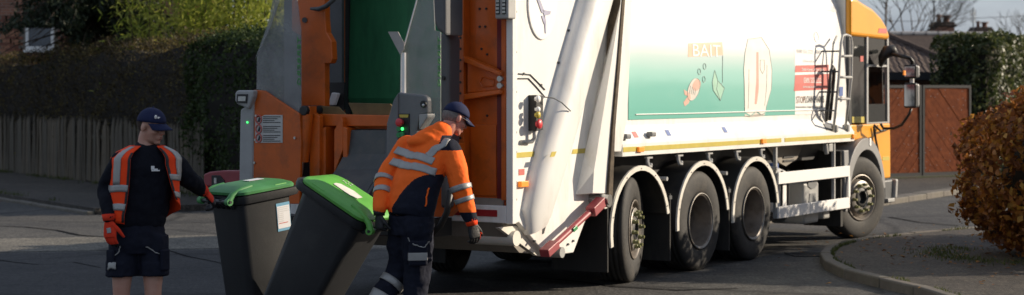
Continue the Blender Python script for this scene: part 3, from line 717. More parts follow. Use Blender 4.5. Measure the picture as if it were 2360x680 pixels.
p = E_(703, 255, LX + .05); T('pivot_boss', B().tube([(LX + .02, p.y, p.z), (LX + .3, p.y, p.z)], .045, 16), 'black', smooth=True, bevel=.008)
rear_plate('pivot_bracket', [(692, 245), (714, 245), (714, 264), (692, 264)], 'orange_paint', LX + .06, .1, bevel=.005)
T('lift_ram', B().tube([E_(708, 262, LX + .08), E_(697, 372, LX + .08)], .055, 16), 'orange_paint', smooth=True)
T('ram_rod', B().tube([E_(697, 372, LX + .08), E_(690, 430, LX + .08)], .018, 10), 'metal', smooth=True)
rear_plate('ram_foot', [(678, 386), (688, 386), (688, 470), (678, 470)], 'black', LX + .05, .06)
rear_plate('dark_gap', [(690, 300), (716, 300), (716, 480), (690, 480)], 'chassis', LX + .3, .02)
# grey curved chute
ch_l = [(LX + .33, 297), (LX + .22, 300), (LX + .18, 355), (LX + .08, 390), (LX - .1, 425), (LX - .26, 455)]
rs = []
for X_, py in ch_l:
    a = E_({297: 806, 300: 802, 355: 793, 390: 774, 425: 748, 455: 730}[py], py, X_); b2 = E_({297: 888, 300: 889, 355: 886, 390: 880, 425: 855, 455: 838}[py], py, X_)
    rs.append([a, b2, b2 + Vector((.05, 0, -.03)), a + Vector((.05, 0, -.03))])
M['chute'] = mat('scuffed_grey_chute', (.075, .08, .08), .55, var=.35, scale=5, dirt=(.10, .075, .05), dscale=5, damt=.6, bump=.15)
T('chute', B().rings(rs), 'chute', bevel=.006)
T('chute_side', B().prism([rs[1][1], rs[2][1], rs[3][1], rs[5][1], rs[5][1] + Vector((.3, 0, -.3)), rs[1][1] + Vector((.2, 0, -.6))], (0, -.03, 0)), 'dark_grey')
# right-hand control cheek
rc = rear_plate('control_cheek', [(917, 213), (975, 219), (983, 224), (985, 232), (985, 262), (968, 266), (960, 300), (958, 480), (893, 480), (891, 290), (905, 235)], 'grey_plastic', LX, .07, bevel=.014)
pn = rear_plate('button_panel', [(918, 262), (943, 262), (943, 335), (918, 335)], 'black', LX - .008, .008, rc)
rear_plate('yellow_collar', [(920, 264), (941, 264), (940, 271), (921, 271)], 'yellow_tape', LX - .012, .004, pn)
p = E_(927, 282, LX); T('stop_button', B().tube([(LX - .008, p.y, p.z), (LX - .05, p.y, p.z)], [.025, .036], 16).ball((LX - .05, p.y, p.z), (.014, .036, .036), 8), 'red_button', rc, smooth=True)
for px, py in ((922, 297), (922, 311), (929, 309)):
    p = E_(px, py, LX); T('push_button', B().tube([(LX - .008, p.y, p.z), (LX - .025, p.y, p.z)], .022, 14), 'green_button', rc, smooth=True)
p = E_(932, 297, LX); T('start_led', B().ball((LX - .03, p.y, p.z), (.01, .014, .014), 8), 'led_green', rc)
p = E_(977, 240, LX); T('camera_lens', B().tube([(LX - .014, p.y, p.z), (LX + .02, p.y, p.z)], .03, 14), 'black', rc, smooth=True)
T('lens_glass', B().ball((LX - .016, p.y - .004, p.z - .01), (.006, .014, .014), 8), 'metal', rc)
rear_plate('cheek_trim', [(965, 262), (985, 262), (985, 270), (975, 285), (965, 300)], 'grey_light', LX + .0, .12, rc, bevel=.01)
rear_plate('cheek_side_plate', [(891, 285), (906, 232), (917, 214), (918, 480), (889, 480)], 'grey_plastic', LX - .014, .03, bevel=.008)
# white post and forked marker above it
T('marker_post', B().box(LX + .02, LX + .045, E_(929, 200, LX).y, E_(923, 200, LX).y, 1.88, 2.25), 'white_plain')
M['fork'] = mat('dull_reflective', (.40, .37, .34), .5, var=.2)
rear_plate('forked_marker', [(894, 73), (917, 73), (931, 99), (931, 113), (922, 126), (908, 100)], 'fork', LX + .01, .006)
gr = rear_plate('guard_screen', [(922, 215), (924, 122), (932, 100), (966, -20), (998, -20), (1002, 70), (1015, 74), (1015, 300), (960, 300), (960, 222)], 'perspex', LX + .05, .012)
T('screen_edge', B().tube([E_(924, 215, LX + .045), E_(925, 122, LX + .045), E_(933, 100, LX + .045), E_(966, -20, LX + .045)], .006, 6), 'white_plain', gr)
p0 = E_(1008, 84, LX + .03)
wtext('lettering', 'TERBERG', .13, 'brand_green', gr, (LX + .045, E_(1013, 84, LX + .03).y, p0.z), (0, 0, -1), (0, 1, 0), .002, 'LEFT', .42, .028)
# moulded dark grey cover between the screen and the orange column
M['cover'] = mat('dark_moulded_cover', (.085, .088, .095), .45, var=.15)
rear_plate('moulded_cover', [(994, -25), (1026, -25), (1026, 84), (1016, 76), (1006, 68), (997, 45)], 'cover', -.55, .3, bevel=.04, bseg=3)
rear_plate('moulded_cover', [(1014, 74), (1030, 78), (1034, 92), (1032, 480), (1014, 480)], 'cover', -.35, .2, bevel=.03, bseg=3)
p = E_(1022, 180, -.36); T('bolt_head', B().tube([(p.x - .01, p.y, p.z), (p.x + .01, p.y, p.z)], .018, 8), 'black')
rear_plate('lift_mount', [(1010, 395), (1040, 330), (1058, 330), (1060, 470), (1030, 500), (985, 500)], 'orange_paint', -.25, .1, bevel=.006)
T('hydraulic_hose', B().tube([E_(1038, 440, -.4), E_(1030, 490, -.4), E_(1015, 520, -.4), E_(990, 545, -.4), E_(960, 540, -.4)], .03, 8), 'black', smooth='all')
# lower cross bar below the lift
T('lift_cross_bar', B().box(LX + .2, LX + .4, .6, 2.1, .66, .80), 'chassis', bevel=.01)
T('lift_lower_arm', B().box(LX + .2, -.05, .62, .74, .62, .78), 'chassis'); T('lift_lower_arm', B().box(LX + .2, -.05, 1.75, 1.87, .62, .78), 'chassis')
# red under-run bar end on the left
ra = rear_plate('red_bar_end', [(468, 402), (482, 396), (510, 393), (560, 393), (560, 428), (470, 431)], 'red_paint', LX + .1, .12, bevel=.015)
rear_plate('bar_end_cap', [(487, 427), (487, 404), (506, 404), (516, 416), (518, 427)], 'chassis', LX + .09, .02, ra, bevel=.004)
rear_plate('bar_end_lamp', [(493, 423), (498, 423), (498, 410), (493, 410)], 'lamp_lens', LX + .08, .02, ra)

# ---- chassis, wheels ------------------------------------------------------------
WR = .53
T('chassis_rail', B().box(1.6, 9.2, .80, .88, .72, 1.02), 'chassis'); T('chassis_rail', B().box(1.6, 9.2, 1.62, 1.70, .72, 1.02), 'chassis')
T('subframe', B().box(2.0, 8.3, .35, 2.15, 1.05, 1.27), 'chassis')
for x in (2.2, 3.6, 5.0, 6.5, 7.6): T('cross_member', B().box(x - .06, x + .06, .88, 1.62, .8, 1.0), 'chassis')
T('gearbox', B().box(5.9, 8.2, .9, 1.6, .45, .8), 'chassis', bevel=.05)
def wheel(name, X, Y, rz=0, deep=True, out=-1, R_=WR, wd=.31, twin=False):
    mt = Matrix.Translation((X, Y, R_)) @ Matrix.Rotation(rz, 4, 'Z') @ Matrix.Diagonal((1, -out, 1, 1))
    # outward is -Y in the wheel's own frame
    hw = wd / 2
    def wrap(prof, n=48):
        bb = B(); bb.lathe(prof, n)
        for v in bb.bm.verts: v.co = mt @ v.co
        return bb
    prof = [(hw * .7, .29), (hw * .98, .34), (hw, .42), (hw * .96, .48), (hw * .86, R_ - .012), (hw * .75, R_)]
    for g in (.5, .17, -.17, -.5):
        prof += [(hw * (g + .05), R_), (hw * (g + .04), R_ - .014), (hw * (g - .04), R_ - .014), (hw * (g - .05), R_)]
    prof += [(-hw * .75, R_), (-hw * .86, R_ - .012), (-hw * .96, .485), (-hw * .985, .46), (-hw * 1.0, .44), (-hw * 1.01, .40), (-hw * .98, .335), (-hw * .9, .30), (-hw * .7, .285)]
    tyre = obj(name, wrap(prof, 56), 'rubber', truck, smooth='all')
    o = -hw
    if deep:
        obj('rim', wrap([(o * .72, .287), (o * 1.0, .300), (o * 1.02, .290), (o * .95, .272), (o * .6, .262), (o * .1, .255), (-o * .2, .245), (-o * .55, .235), (-o * .6, .10), (-o * .6, .001)]), 'rim', tyre, smooth=True)
        obj('rim_lip', wrap([(o * 1.0, .303), (o * 1.05, .300), (o * 1.06, .292), (o * 1.0, .286)]), 'rim_bright', tyre, smooth=True)
        obj('hub', wrap([(-o * .6, .13), (-o * .25, .12), (-o * .1, .085), (-o * .1, .001)], 24), 'chassis', tyre, smooth=True)
        for k in range(10):
            t = 2 * math.pi * k / 10
            bb = B().tube([(.17 * math.cos(t), -o * .6, .17 * math.sin(t)), (.17 * math.cos(t), -o * .35, .17 * math.sin(t))], .02, 6)
            for v in bb.bm.verts: v.co = mt @ v.co
            obj('wheel_nut', bb, 'rim', tyre)
    else:
        obj('rim', wrap([(o * .72, .287), (o * 1.0, .300), (o * 1.02, .290), (o * .92, .270), (o * .70, .262), (o * .62, .25), (o * .9, .21), (o * 1.0, .20), (o * 1.0, .14)]), 'rim', tyre, smooth=True)
        obj('rim_face', wrap([(o * 1.005, .218), (o * 1.03, .212), (o * 1.03, .135), (o * .99, .13)]), 'rim_bright', tyre, smooth=True)
        obj('hub', wrap([(o * .6, .135), (o * .98, .128), (o * 1.1, .10), (o * 1.1, .085), (o * .85, .08), (o * .85, .001)], 24), 'chassis', tyre, smooth=True)
        for k in range(10):
            t = 2 * math.pi * k / 10 + .1
            a = Vector((.172 * math.cos(t), o * 1.0, .172 * math.sin(t))); dd = Vector((0, o, 0))
            bb = B().tube([a, a + dd * .22, a + dd * .24, a + dd * .42], [.022, .022, .017, .016], 8)
            for v in bb.bm.verts: v.co = mt @ v.co
            obj('wheel_nut', bb, 'nut', tyre, smooth=True)
    return tyre
W2, W3, W4 = 3.87, 5.25, 8.80
W1 = 2.42
wheel('wheel', W1, .22, R(16), False)
wheel('wheel', W2, .17, 0, True); wheel('wheel', W3, .17, 0, True)
wheel('wheel', W2, .52, 0, True); wheel('wheel', W3, .52, 0, True)
wheel('wheel', W4, .20, R(-17), False)
wheel('wheel', W1, 2.28, R(16), False, out=1)
for x in (W2, W3): wheel('wheel', x, 2.33, 0, True, out=1)
wheel('wheel', W4, 2.30, R(-17), False, out=1)
for x in (W1, W2, W3, W4): T('axle', B().tube([(x, .3, WR), (x, 2.2, WR)], .09, 12), 'chassis')
# mudguards: arched strips over the three rear axles
def arch(name, X, r0, a0_, a1_, y0, y1, m, lip=.05, zc=WR):
    rs = []; n = 18
    for i in range(n + 1):
        t = R(a0_ + (a1_ - a0_) * i / n); c, s_ = math.cos(t), math.sin(t)
        rs.append([(X + r0 * c, y0, zc + r0 * s_), (X + r0 * c, y1, zc + r0 * s_), (X + (r0 - .012) * c, y1, zc + (r0 - .012) * s_), (X + (r0 - .012) * c, y0 + .012, zc + (r0 - .012) * s_), (X + (r0 - lip) * c, y0 + .012, zc + (r0 - lip) * s_), (X + (r0 - lip) * c, y0, zc + (r0 - lip) * s_)])
    return T(name, B().rings(rs), m, smooth=True)
M['guard'] = mat('black_mudguard', (.028, .027, .026), .55, var=.3, dirt=(.10, .085, .065), dscale=5, damt=.5)
for i, X in enumerate((W1, W2, W3)):
    mg = arch('mudguard', X, .64, 8 if i else 12, 185, -.01, .60, 'guard', .0125)
    arch('mudguard_edge', X, .646, 8 if i else 12, 192 if i == 0 else 186, -.022, -.002, 'white_dirty', .050).parent = mg
    for a_ in (20, 60, 90, 120, 165):
        t = R(a_); T('edge_rivet', B().tube([(X + .615 * math.cos(t), -.028, WR + .615 * math.sin(t)), (X + .615 * math.cos(t), -.02, WR + .615 * math.sin(t))], .008, 6), 'metal', mg)
    T('guard_stay', B().tube([(X + .52, -.05, 1.02), (X + .52, .5, 1.02)], .022, 8), 'grey_light', smooth=True)
arch('mudguard', W1, .64, 12, 185, 1.9, 2.51, 'guard', .0125); arch('mudguard', W2, .64, 8, 185, 1.9, 2.51, 'guard', .0125); arch('mudguard', W3, .64, 8, 185, 1.9, 2.51, 'guard', .0125)
for X in (W1 - .66, W1 + .69, W2 + .69):
    T('mudflap', B().box(X - .012, X + .012, .0, .62, .16, .86 if X > 2 else .92), 'flap', bevel=.004)
    T('mudflap', B().box(X - .012, X + .012, 1.88, 2.5, .16, .86), 'flap')
    T('flap_clamp', B().box(X - .03, X + .03, -.005, .62, .80, .84), 'dark_grey')
# hook clips under the skirt
for px, py in ((1492, 369), (1563, 365), (1632, 357), (1697, 350), (1753, 348)):
    p = S(px, py, .03)
    T('load_hook', B().box(p.x - .03, p.x + .09, .015, .05, 1.235, 1.252).tube([(p.x, .03, 1.24), (p.x - .02, .02, 1.20), (p.x - .01, .01, 1.16), (p.x + .03, .01, 1.15), (p.x + .05, .02, 1.18)], .02, 8), 'grey_light', smooth=True)
# side guard
sg = T('side_guard', B().box(5.92, 8.20, -.005, .02, .83, .965), 'white_plain', bevel=.004)
T('side_guard_rail', B().box(5.92, 8.20, -.005, .02, .43, .565), 'white_plain', sg, bevel=.004)
T('side_guard_end', B().box(8.14, 8.20, -.008, .015, .566, .829), 'white_plain', sg)
T('side_guard_post', B().box(5.90, 5.945, .022, .06, .43, 1.26), 'grey_light', sg); T('side_guard_post', B().box(7.73, 7.765, .022, .06, .566, 1.26), 'grey_light', sg)
# tanks and boxes behind the guard
tank = T('air_tank', B().tube([(6.22, .28, .48), (6.22, .28, .50), (6.22, .28, .96), (6.22, .28, 1.00)], [.16, .235, .235, .15], 24), 'white_plain', smooth=True)
for dx in (-.09, .10): T('tank_strap', B().tube([(6.22 + dx, .05, .46), (6.22 + dx, .045, .98)], .014, 6), 'black', tank)
T('tank_cap', B().tube([(6.24, .2, 1.0), (6.24, .2, 1.06)], .06, 12), 'blue_mark', tank, smooth=True)
ab = T('fluid_tank', B().box(6.85, 7.32, .06, .5, .30, .80), 'grey_light', bevel=.03)
for q in ([(1863, 420), (1884, 416), (1884, 426), (1878, 434), (1870, 436), (1863, 430)], [(1867, 446), (1880, 444), (1882, 470), (1864, 472)]):
    T('tank_moulding', B().prism([S(x, y, .05) for x, y in q], (0, .012, 0)), 'grey_plastic', ab, bevel=.004)
T('lower_box', B().box(7.55, 7.78, .1, .5, .32, .52), 'grey_light', bevel=.02)
T('undertray', B().box(5.9, 7.4, .30, .75, .36, .44), 'chassis')
T('pipe_bracket', B().prism([(6.35, .30, 1.25), (7.4, .30, 1.25), (7.2, .30, 1.08), (6.85, .30, 1.00), (6.65, .30, 1.05)], (0, .03, 0)), 'belly')
for z_ in (1.055, 1.10): T('bracket_slot', B().box(6.75, 7.08, .285, .296, z_, z_ + .022), 'chassis')
T('air_hose', B().tube([(7.38, .2, .9), (7.36, .16, .7), (7.42, .16, .55), (7.5, .25, .5)], .03, 8), 'blue_mark', smooth='all')
p = S(1912, 340, .05); T('connector', B().box(p.x - .06, p.x + .07, .03, .12, p.z - .05, p.z + .05).tube([(p.x - .12, .06, p.z + .05), (p.x - .1, .05, p.z - .08)], .03, 8), 'grey_light', bevel=.01)

# ---- cab ------------------------------------------------------------------------
CX0, CX1 = 8.40, 9.80
cy = .06
cw = 2.5 - 2 * cy
cabp = [(8.42, 1.26), (8.42, 1.48), (9.86, 1.48), (9.88, 1.2), (9.88, .74), (9.47, .74), (9.44, 1.0), (9.30, 1.18), (9.05, 1.28), (8.80, 1.30), (8.6, 1.28)]
cab = T('cab_body', B().prism([(x, cy, z) for x, z in cabp], (0, cw, 0)), 'yellow_paint', bevel=.02)
rf = [(8.38, 2.62), (8.38, 3.12), (8.6, 3.11), (8.9, 3.05), (9.2, 3.0), (9.5, 2.90), (9.70, 2.79), (9.81, 2.68), (9.84, 2.60)]
T('cab_roof', B().prism([(x, cy - .01, z) for x, z in rf], (0, cw + .02, 0)), 'yellow_paint', cab, bevel=.05, bseg=3)
for y_ in (cy + .02, 2.5 - cy - .06):
    T('cab_pillar', B().box(8.40, 8.47, y_, y_ + .04, 1.48, 2.64), 'black', cab)
    T('cab_pillar', B().box(9.00, 9.06, y_ - .01, y_ + .03, 1.48, 2.64), 'grey_light', cab)
    T('cab_pillar', B().prism([(9.79, y_ - .01, 1.48), (9.86, y_ - .01, 1.48), (9.83, y_ - .01, 2.64), (9.77, y_ - .01, 2.64)], (0, .04, 0)), 'grey_light', cab)
T('quarter_window', B().box(8.47, 9.00, cy + .03, cy + .04, 1.50, 2.63), 'cab_glass', cab)
T('quarter_window', B().box(8.47, 9.00, 2.4, 2.41, 1.50, 2.63), 'cab_glass', cab)
T('door_window', B().prism([(9.07, cy + .03, 2.26), (9.78, cy + .03, 2.26), (9.78, cy + .03, 2.62), (9.07, cy + .03, 2.62)], (0, .01, 0)), 'cab_glass', cab)
T('door_window', B().prism([(9.07, cy + .03, 1.50), (9.80, cy + .03, 1.50), (9.79, cy + .03, 1.74), (9.07, cy + .03, 1.74)], (0, .01, 0)), 'cab_glass', cab)
T('window_bar', B().box(9.07, 9.79, cy + .015, cy + .045, 2.235, 2.262), 'grey_light', cab); T('window_bar', B().box(9.06, 9.84, cy + .012, cy + .05, 1.482, 1.50), 'grey_light', cab)
T('windscreen', B().prism([(9.86, .16, 1.3), (9.86, 2.34, 1.3), (9.81, 2.34, 2.6), (9.81, .16, 2.6)], (.02, 0, 0)), 'cab_glass', cab)
T('cab_back', B().box(8.39, 8.42, cy + .02, 2.5 - cy - .02, 1.3, 2.62), 'dark_grey', cab)
T('cab_floor', B().box(8.42, 9.7, .15, 2.35, 1.31, 1.36), 'dark_grey', cab)
M['seat'] = mat('orange_seat_fabric', (.35, .12, .03), .8, var=.3)
T('driver_seat', B().box(8.75, 9.25, .45, .95, 1.36, 1.52).prism([(8.72, .45, 1.5), (8.86, .45, 1.5), (8.72, .45, 2.2), (8.6, .45, 2.2)], (0, .5, 0)), 'seat', cab, bevel=.04)
T('dashboard', B().box(9.5, 9.82, .2, 2.3, 1.36, 1.62), 'black', cab, bevel=.03)
sw = [Vector((9.28 + .09 * math.cos(t) * .6, .7 + .2 * math.sin(t), 1.72 + .12 * math.cos(t))) for t in (2 * math.pi * k / 16 for k in range(17))]
T('steering_wheel', B().tube(sw, .014, 8, cap=False), 'black', cab)
T('door_seam', B().box(9.30, 9.312, cy - .003, cy + .001, .80, 1.46), 'chassis', cab)
T('door_handle', B().tube([S(2014, 292, cy - .03), S(2018, 320, cy - .03), S(2024, 350, cy - .03)], .016, 8), 'black', cab)
T('grab_rail', B().tube([S(2014, 288, cy), S(2030, 302, cy - .08), S(2052, 296, cy - .04)], .014, 8), 'black', cab, smooth='all')
T('cab_sticker', B().prism([S(x, y, cy + .024) for x, y in ((1964, 283), (1992, 283), (1992, 269), (1964, 269))], (0, .004, 0)), 'yellow_tape', cab)
T('cab_sticker', B().prism([S(x, y, cy + .024) for x, y in ((1983, 142), (1990, 142), (1990, 129), (1983, 129))], (0, .004, 0)), 'red_mark', cab)
T('roof_badge', B().prism([S(x, y, cy - .014) for x, y in ((2024, 76), (2044, 77), (2044, 66), (2026, 65))], (0, .004, 0)), 'red_mark', cab)
T('sill_badge', B().prism([S(x, y, cy - .004) for x, y in ((2034, 370), (2050, 370), (2050, 360), (2034, 361))], (0, .004, 0)), 'yellow_tape', cab)
# grey wheel arch, step and bumper
M['arch_grey'] = mat('grey_moulding', (.24, .24, .24), .5, var=.15)
rs = []
for i in range(17):
    t = R(5 + 175 * i / 16); c, s_ = math.cos(t), math.sin(t)
    r0, r1 = .70 + .05 * max(0, math.cos(t - R(120))), .59
    rs.append([(W4 + .02 + r0 * c, .0, WR + .03 + r0 * s_), (W4 + .02 + r0 * c, .35, WR + .03 + r0 * s_), (W4 + .02 + r1 * c, .35, WR + .03 + r1 * s_), (W4 + .02 + r1 * c, .0, WR + .03 + r1 * s_)])
wa = T('wheel_arch', B().rings(rs), 'arch_grey', cab, smooth=True, bevel=.008)
p = S(2005, 327, .0); T('arch_marker', B().box(p.x - .03, p.x + .03, -.008, .0, p.z - .05, p.z + .05), 'white_plain', cab)
T('arch_rear_skirt', B().prism([(8.06, .02, 1.16), (8.22, .02, 1.16), (8.25, .02, .60), (8.18, .02, .38), (8.12, .02, .38)], (0, .3, 0)), 'arch_grey', cab, bevel=.01)
T('arch_mudflap', B().box(8.02, 8.09, .05, .55, .20, 1.15), 'flap', cab)
T('bumper', B().box(9.62, 9.98, .05, 2.45, .40, .72), 'dark_grey', bevel=.03)
T('bumper_corner', B().prism([(9.90, .0, .46), (9.98, .0, .46), (10.02, .0, .72), (9.94, .0, .72)], (0, .3, 0)), 'grey_light', bevel=.02)
T('cab_step', B().box(9.62, 9.88, .0, .3, .42, .47), 'grey_light', bevel=.01)
T('front_panel', B().box(9.88, 9.93, .1, 2.4, .74, 1.3), 'yellow_paint', cab, bevel=.03)
# mirrors on their arm
ma_ = [S(2036, 128, cy), S(2038, 118, -.06), S(2048, 114, -.12), S(2060, 116, -.15)]
ms_ = T('mirror_arm', B().tube([S(2045, 118, .02), S(2060, 126, -.2), S(2080, 130, -.33), S(2097, 134, -.42), S(2103, 142, -.44), S(2103, 155, -.44)], .026, 8), 'black', smooth='all')
T('mirror_arm_cover', B().tube([S(2030, 150, .03), S(2034, 132, -.03), S(2044, 119, -.08), S(2056, 117, -.14), S(2062, 124, -.16)], [.03, .06, .085, .085, .05], 12), 'black', ms_, smooth='all')
def mirror_head(px0, px1, py0, py1, nm):
    p0, p1 = S((px0 + px1) / 2, py1, -.44), S((px0 + px1) / 2, py0, -.44)
    hd_ = T(nm, B().box(p0.x - .03, p0.x + .06, -.53, -.36, p0.z, p1.z), 'black', ms_, bevel=.025, bseg=3)
    T('mirror_back', B().box(p0.x + .02, p0.x + .09, -.545, -.37, p0.z + .01, p1.z - .01), 'grey_light', ms_, bevel=.03)
    T('mirror_glass', B().box(p0.x - .036, p0.x - .031, -.515, -.375, p0.z + .025, p1.z - .025), 'mirror', ms_)
mirror_head(2086, 2110, 149, 181, 'mirror_head'); mirror_head(2086, 2109, 191, 249, 'mirror_head')
p = S(2083, 168, -.5); T('mirror_indicator', B().box(p.x - .03, p.x + .02, p.y - .02, p.y, p.z - .03, p.z + .03), 'amber', ms_)
T('mirror_stem', B().tube([S(2102, 181, -.44), S(2102, 192, -.44)], .03, 8), 'white_plain', ms_)
T('mirror_arm_lower', B().tube([S(2100, 250, -.44), S(2096, 262, -.42), S(2078, 288, -.28), S(2060, 296, -.15), S(2036, 296, -.02), S(2030, 286, .03)], .018, 8), 'black', ms_, smooth='all')
# ================================================================= VEGETATION AND BUILDINGS
import numpy as np
rng = np.random.default_rng(11)
def leaf_mesh(name, P, N, size, aspect, rand=.8, curl=.15, droop=0.0):
    """P centres, N outward directions -> many small folded leaves in one mesh"""
    n = len(P); P = np.asarray(P, float); N = np.asarray(N, float)
    d = N + rng.normal(0, rand, (n, 3)); d /= np.linalg.norm(d, axis=1)[:, None] + 1e-9
    u = rng.normal(0, 1, (n, 3)); u[:, 2] -= droop
    u -= (u * d).sum(1)[:, None] * d; u /= np.linalg.norm(u, axis=1)[:, None] + 1e-9
    v = np.cross(d, u)
    s = rng.uniform(size[0], size[1], n)[:, None]
    wv = s * aspect / 2
    fold = d * s * curl
    V = np.stack([P - u * s / 2, P + v * wv + fold - u * s * .08, P + u * s / 2, P - v * wv + fold - u * s * .08], 1).reshape(-1, 3)
    me = bpy.data.meshes.new(name)
    me.vertices.add(4 * n); me.vertices.foreach_set('co', V.ravel())
    me.loops.add(4 * n); me.loops.foreach_set('vertex_index', np.arange(4 * n, dtype=np.int32))
    me.polygons.add(n); me.polygons.foreach_set('loop_start', np.arange(0, 4 * n, 4, dtype=np.int32)); me.polygons.foreach_set('loop_total', np.full(n, 4, dtype=np.int32))
    me.update(); me.validate(); return me
def fnoise(p, sc_): return mnoise.noise(Vector(p) * sc_)

M['wood_pale'] = mat('weathered_fence_wood', (.17, .14, .095), .85, var=.45, scale=5, col2=(.075, .068, .05), bump=.5, bscale=30, stretch=(6, 6, .6), dirt=(.03, .038, .02), dscale=2, damt=.7)
M['hedge_core'] = mat('hedge_dark_twigs', (.018, .014, .009), .95, var=.5, scale=20)
M['twig'] = mat('grey_brown_twigs', (.06, .045, .032), .9, var=.4)
M['bark'] = mat('brown_bark', (.07, .045, .03), .9, var=.4, scale=6, bump=.6, bscale=14, stretch=(3, 3, .5))
M['lf_brown'] = leafmat('dull_hedge_leaves', [(.016, .013, .007), (.04, .03, .014), (.062, .044, .02), (.13, .10, .03), (.28, .23, .06)], .6, .35, .9)  # palest tones in broad patches stand for sun leaking through
M['lf_ivy'] = leafmat('green_hedge_leaves', [(.012, .022, .007), (.025, .045, .012), (.045, .07, .02), (.085, .11, .03)], .6, .3, spec=.2)
M['lf_green'] = leafmat('glossy_laurel_leaves', [(.016, .028, .008), (.035, .055, .014), (.07, .085, .022), (.24, .24, .11)], .45, .35, spec=.4)  # palest tone stands for leaf speckles caught by the sun
M['lf_bamboo'] = leafmat('bamboo_leaves', [(.06, .09, .014), (.20, .26, .035), (.42, .45, .08), (.60, .58, .16)], .45, .6)
M['lf_conifer'] = leafmat('dark_conifer_sprays', [(.006, .012, .006), (.014, .025, .01), (.03, .042, .016)], .6, .2)
M['lf_beech'] = leafmat('brown_beech_leaves', [(.06, .02, .009), (.14, .045, .015), (.25, .085, .02), (.36, .15, .024), (.46, .25, .04)], .55, .4, 1.6)

# ---- paling fence ---------------------------------------------------------------
fence = empty('paling_fence', fpt(5, 0, .1)); floc = fpt(5, 0, .1)
tag(fence, 'low weathered wooden paling fence with pointed pales in front of the hedge', 'fence')
frz = math.atan2(fd.y, fd.x); fence.rotation_euler = (0, 0, frz)
pw, ph = .118, 1.22
PALE = [mat('weathered_pale_%d' % i, c, .85, var=.45, scale=5, col2=tuple(q * .5 for q in c), bump=.5, bscale=30, stretch=(6, 6, .6), dirt=(.04, .05, .028), dscale=2, damt=.7) for i, c in enumerate(((.13, .10, .065), (.16, .125, .085), (.095, .075, .05), (.115, .095, .068)))]
pale_meshes = []
for k in range(12):
    hh = ph + (-.07, 0, .03, .06)[k % 4] + .01 * (k // 4); ww = pw * (.82, 1, 1.1, .92)[(k + k // 4) % 4]
    pale_meshes.append(B().prism([(-ww / 2, -.012, 0), (ww / 2, -.012, 0), (ww / 2, -.012, hh - .10), (.012 * (k % 4 - 1.5), -.012, hh), (-ww / 2, -.012, hh - .11)], (0, .024, 0)).mesh('pale')); pale_meshes[-1].materials.append(PALE[(k * 7 + k // 4) % 4])
s = -6.2; n_ = 0
while s < 6.35:
    o = link('pale', random.choice(pale_meshes), None, fence)
    o.location = (s, random.uniform(-.008, .008) + .02 * math.sin(s * 1.3), random.uniform(-.05, .03)); o.rotation_euler = (random.uniform(-.03, .03), random.uniform(-.025, .025), random.uniform(-.05, .05))
    s += random.choice((.118, .124, .128, .134)); n_ += 1
for z in (.3, .9): obj('rail', B().box(-6.3, 6.4, .03, .075, z - .04, z + .04), 'wood_pale', fence)
for s in (-5.2, -2.6, 0, 2.6, 5.2): obj('fence_post', B().box(s - .05, s + .05, .03, .13, -.1, 1.15), 'wood_pale', fence)

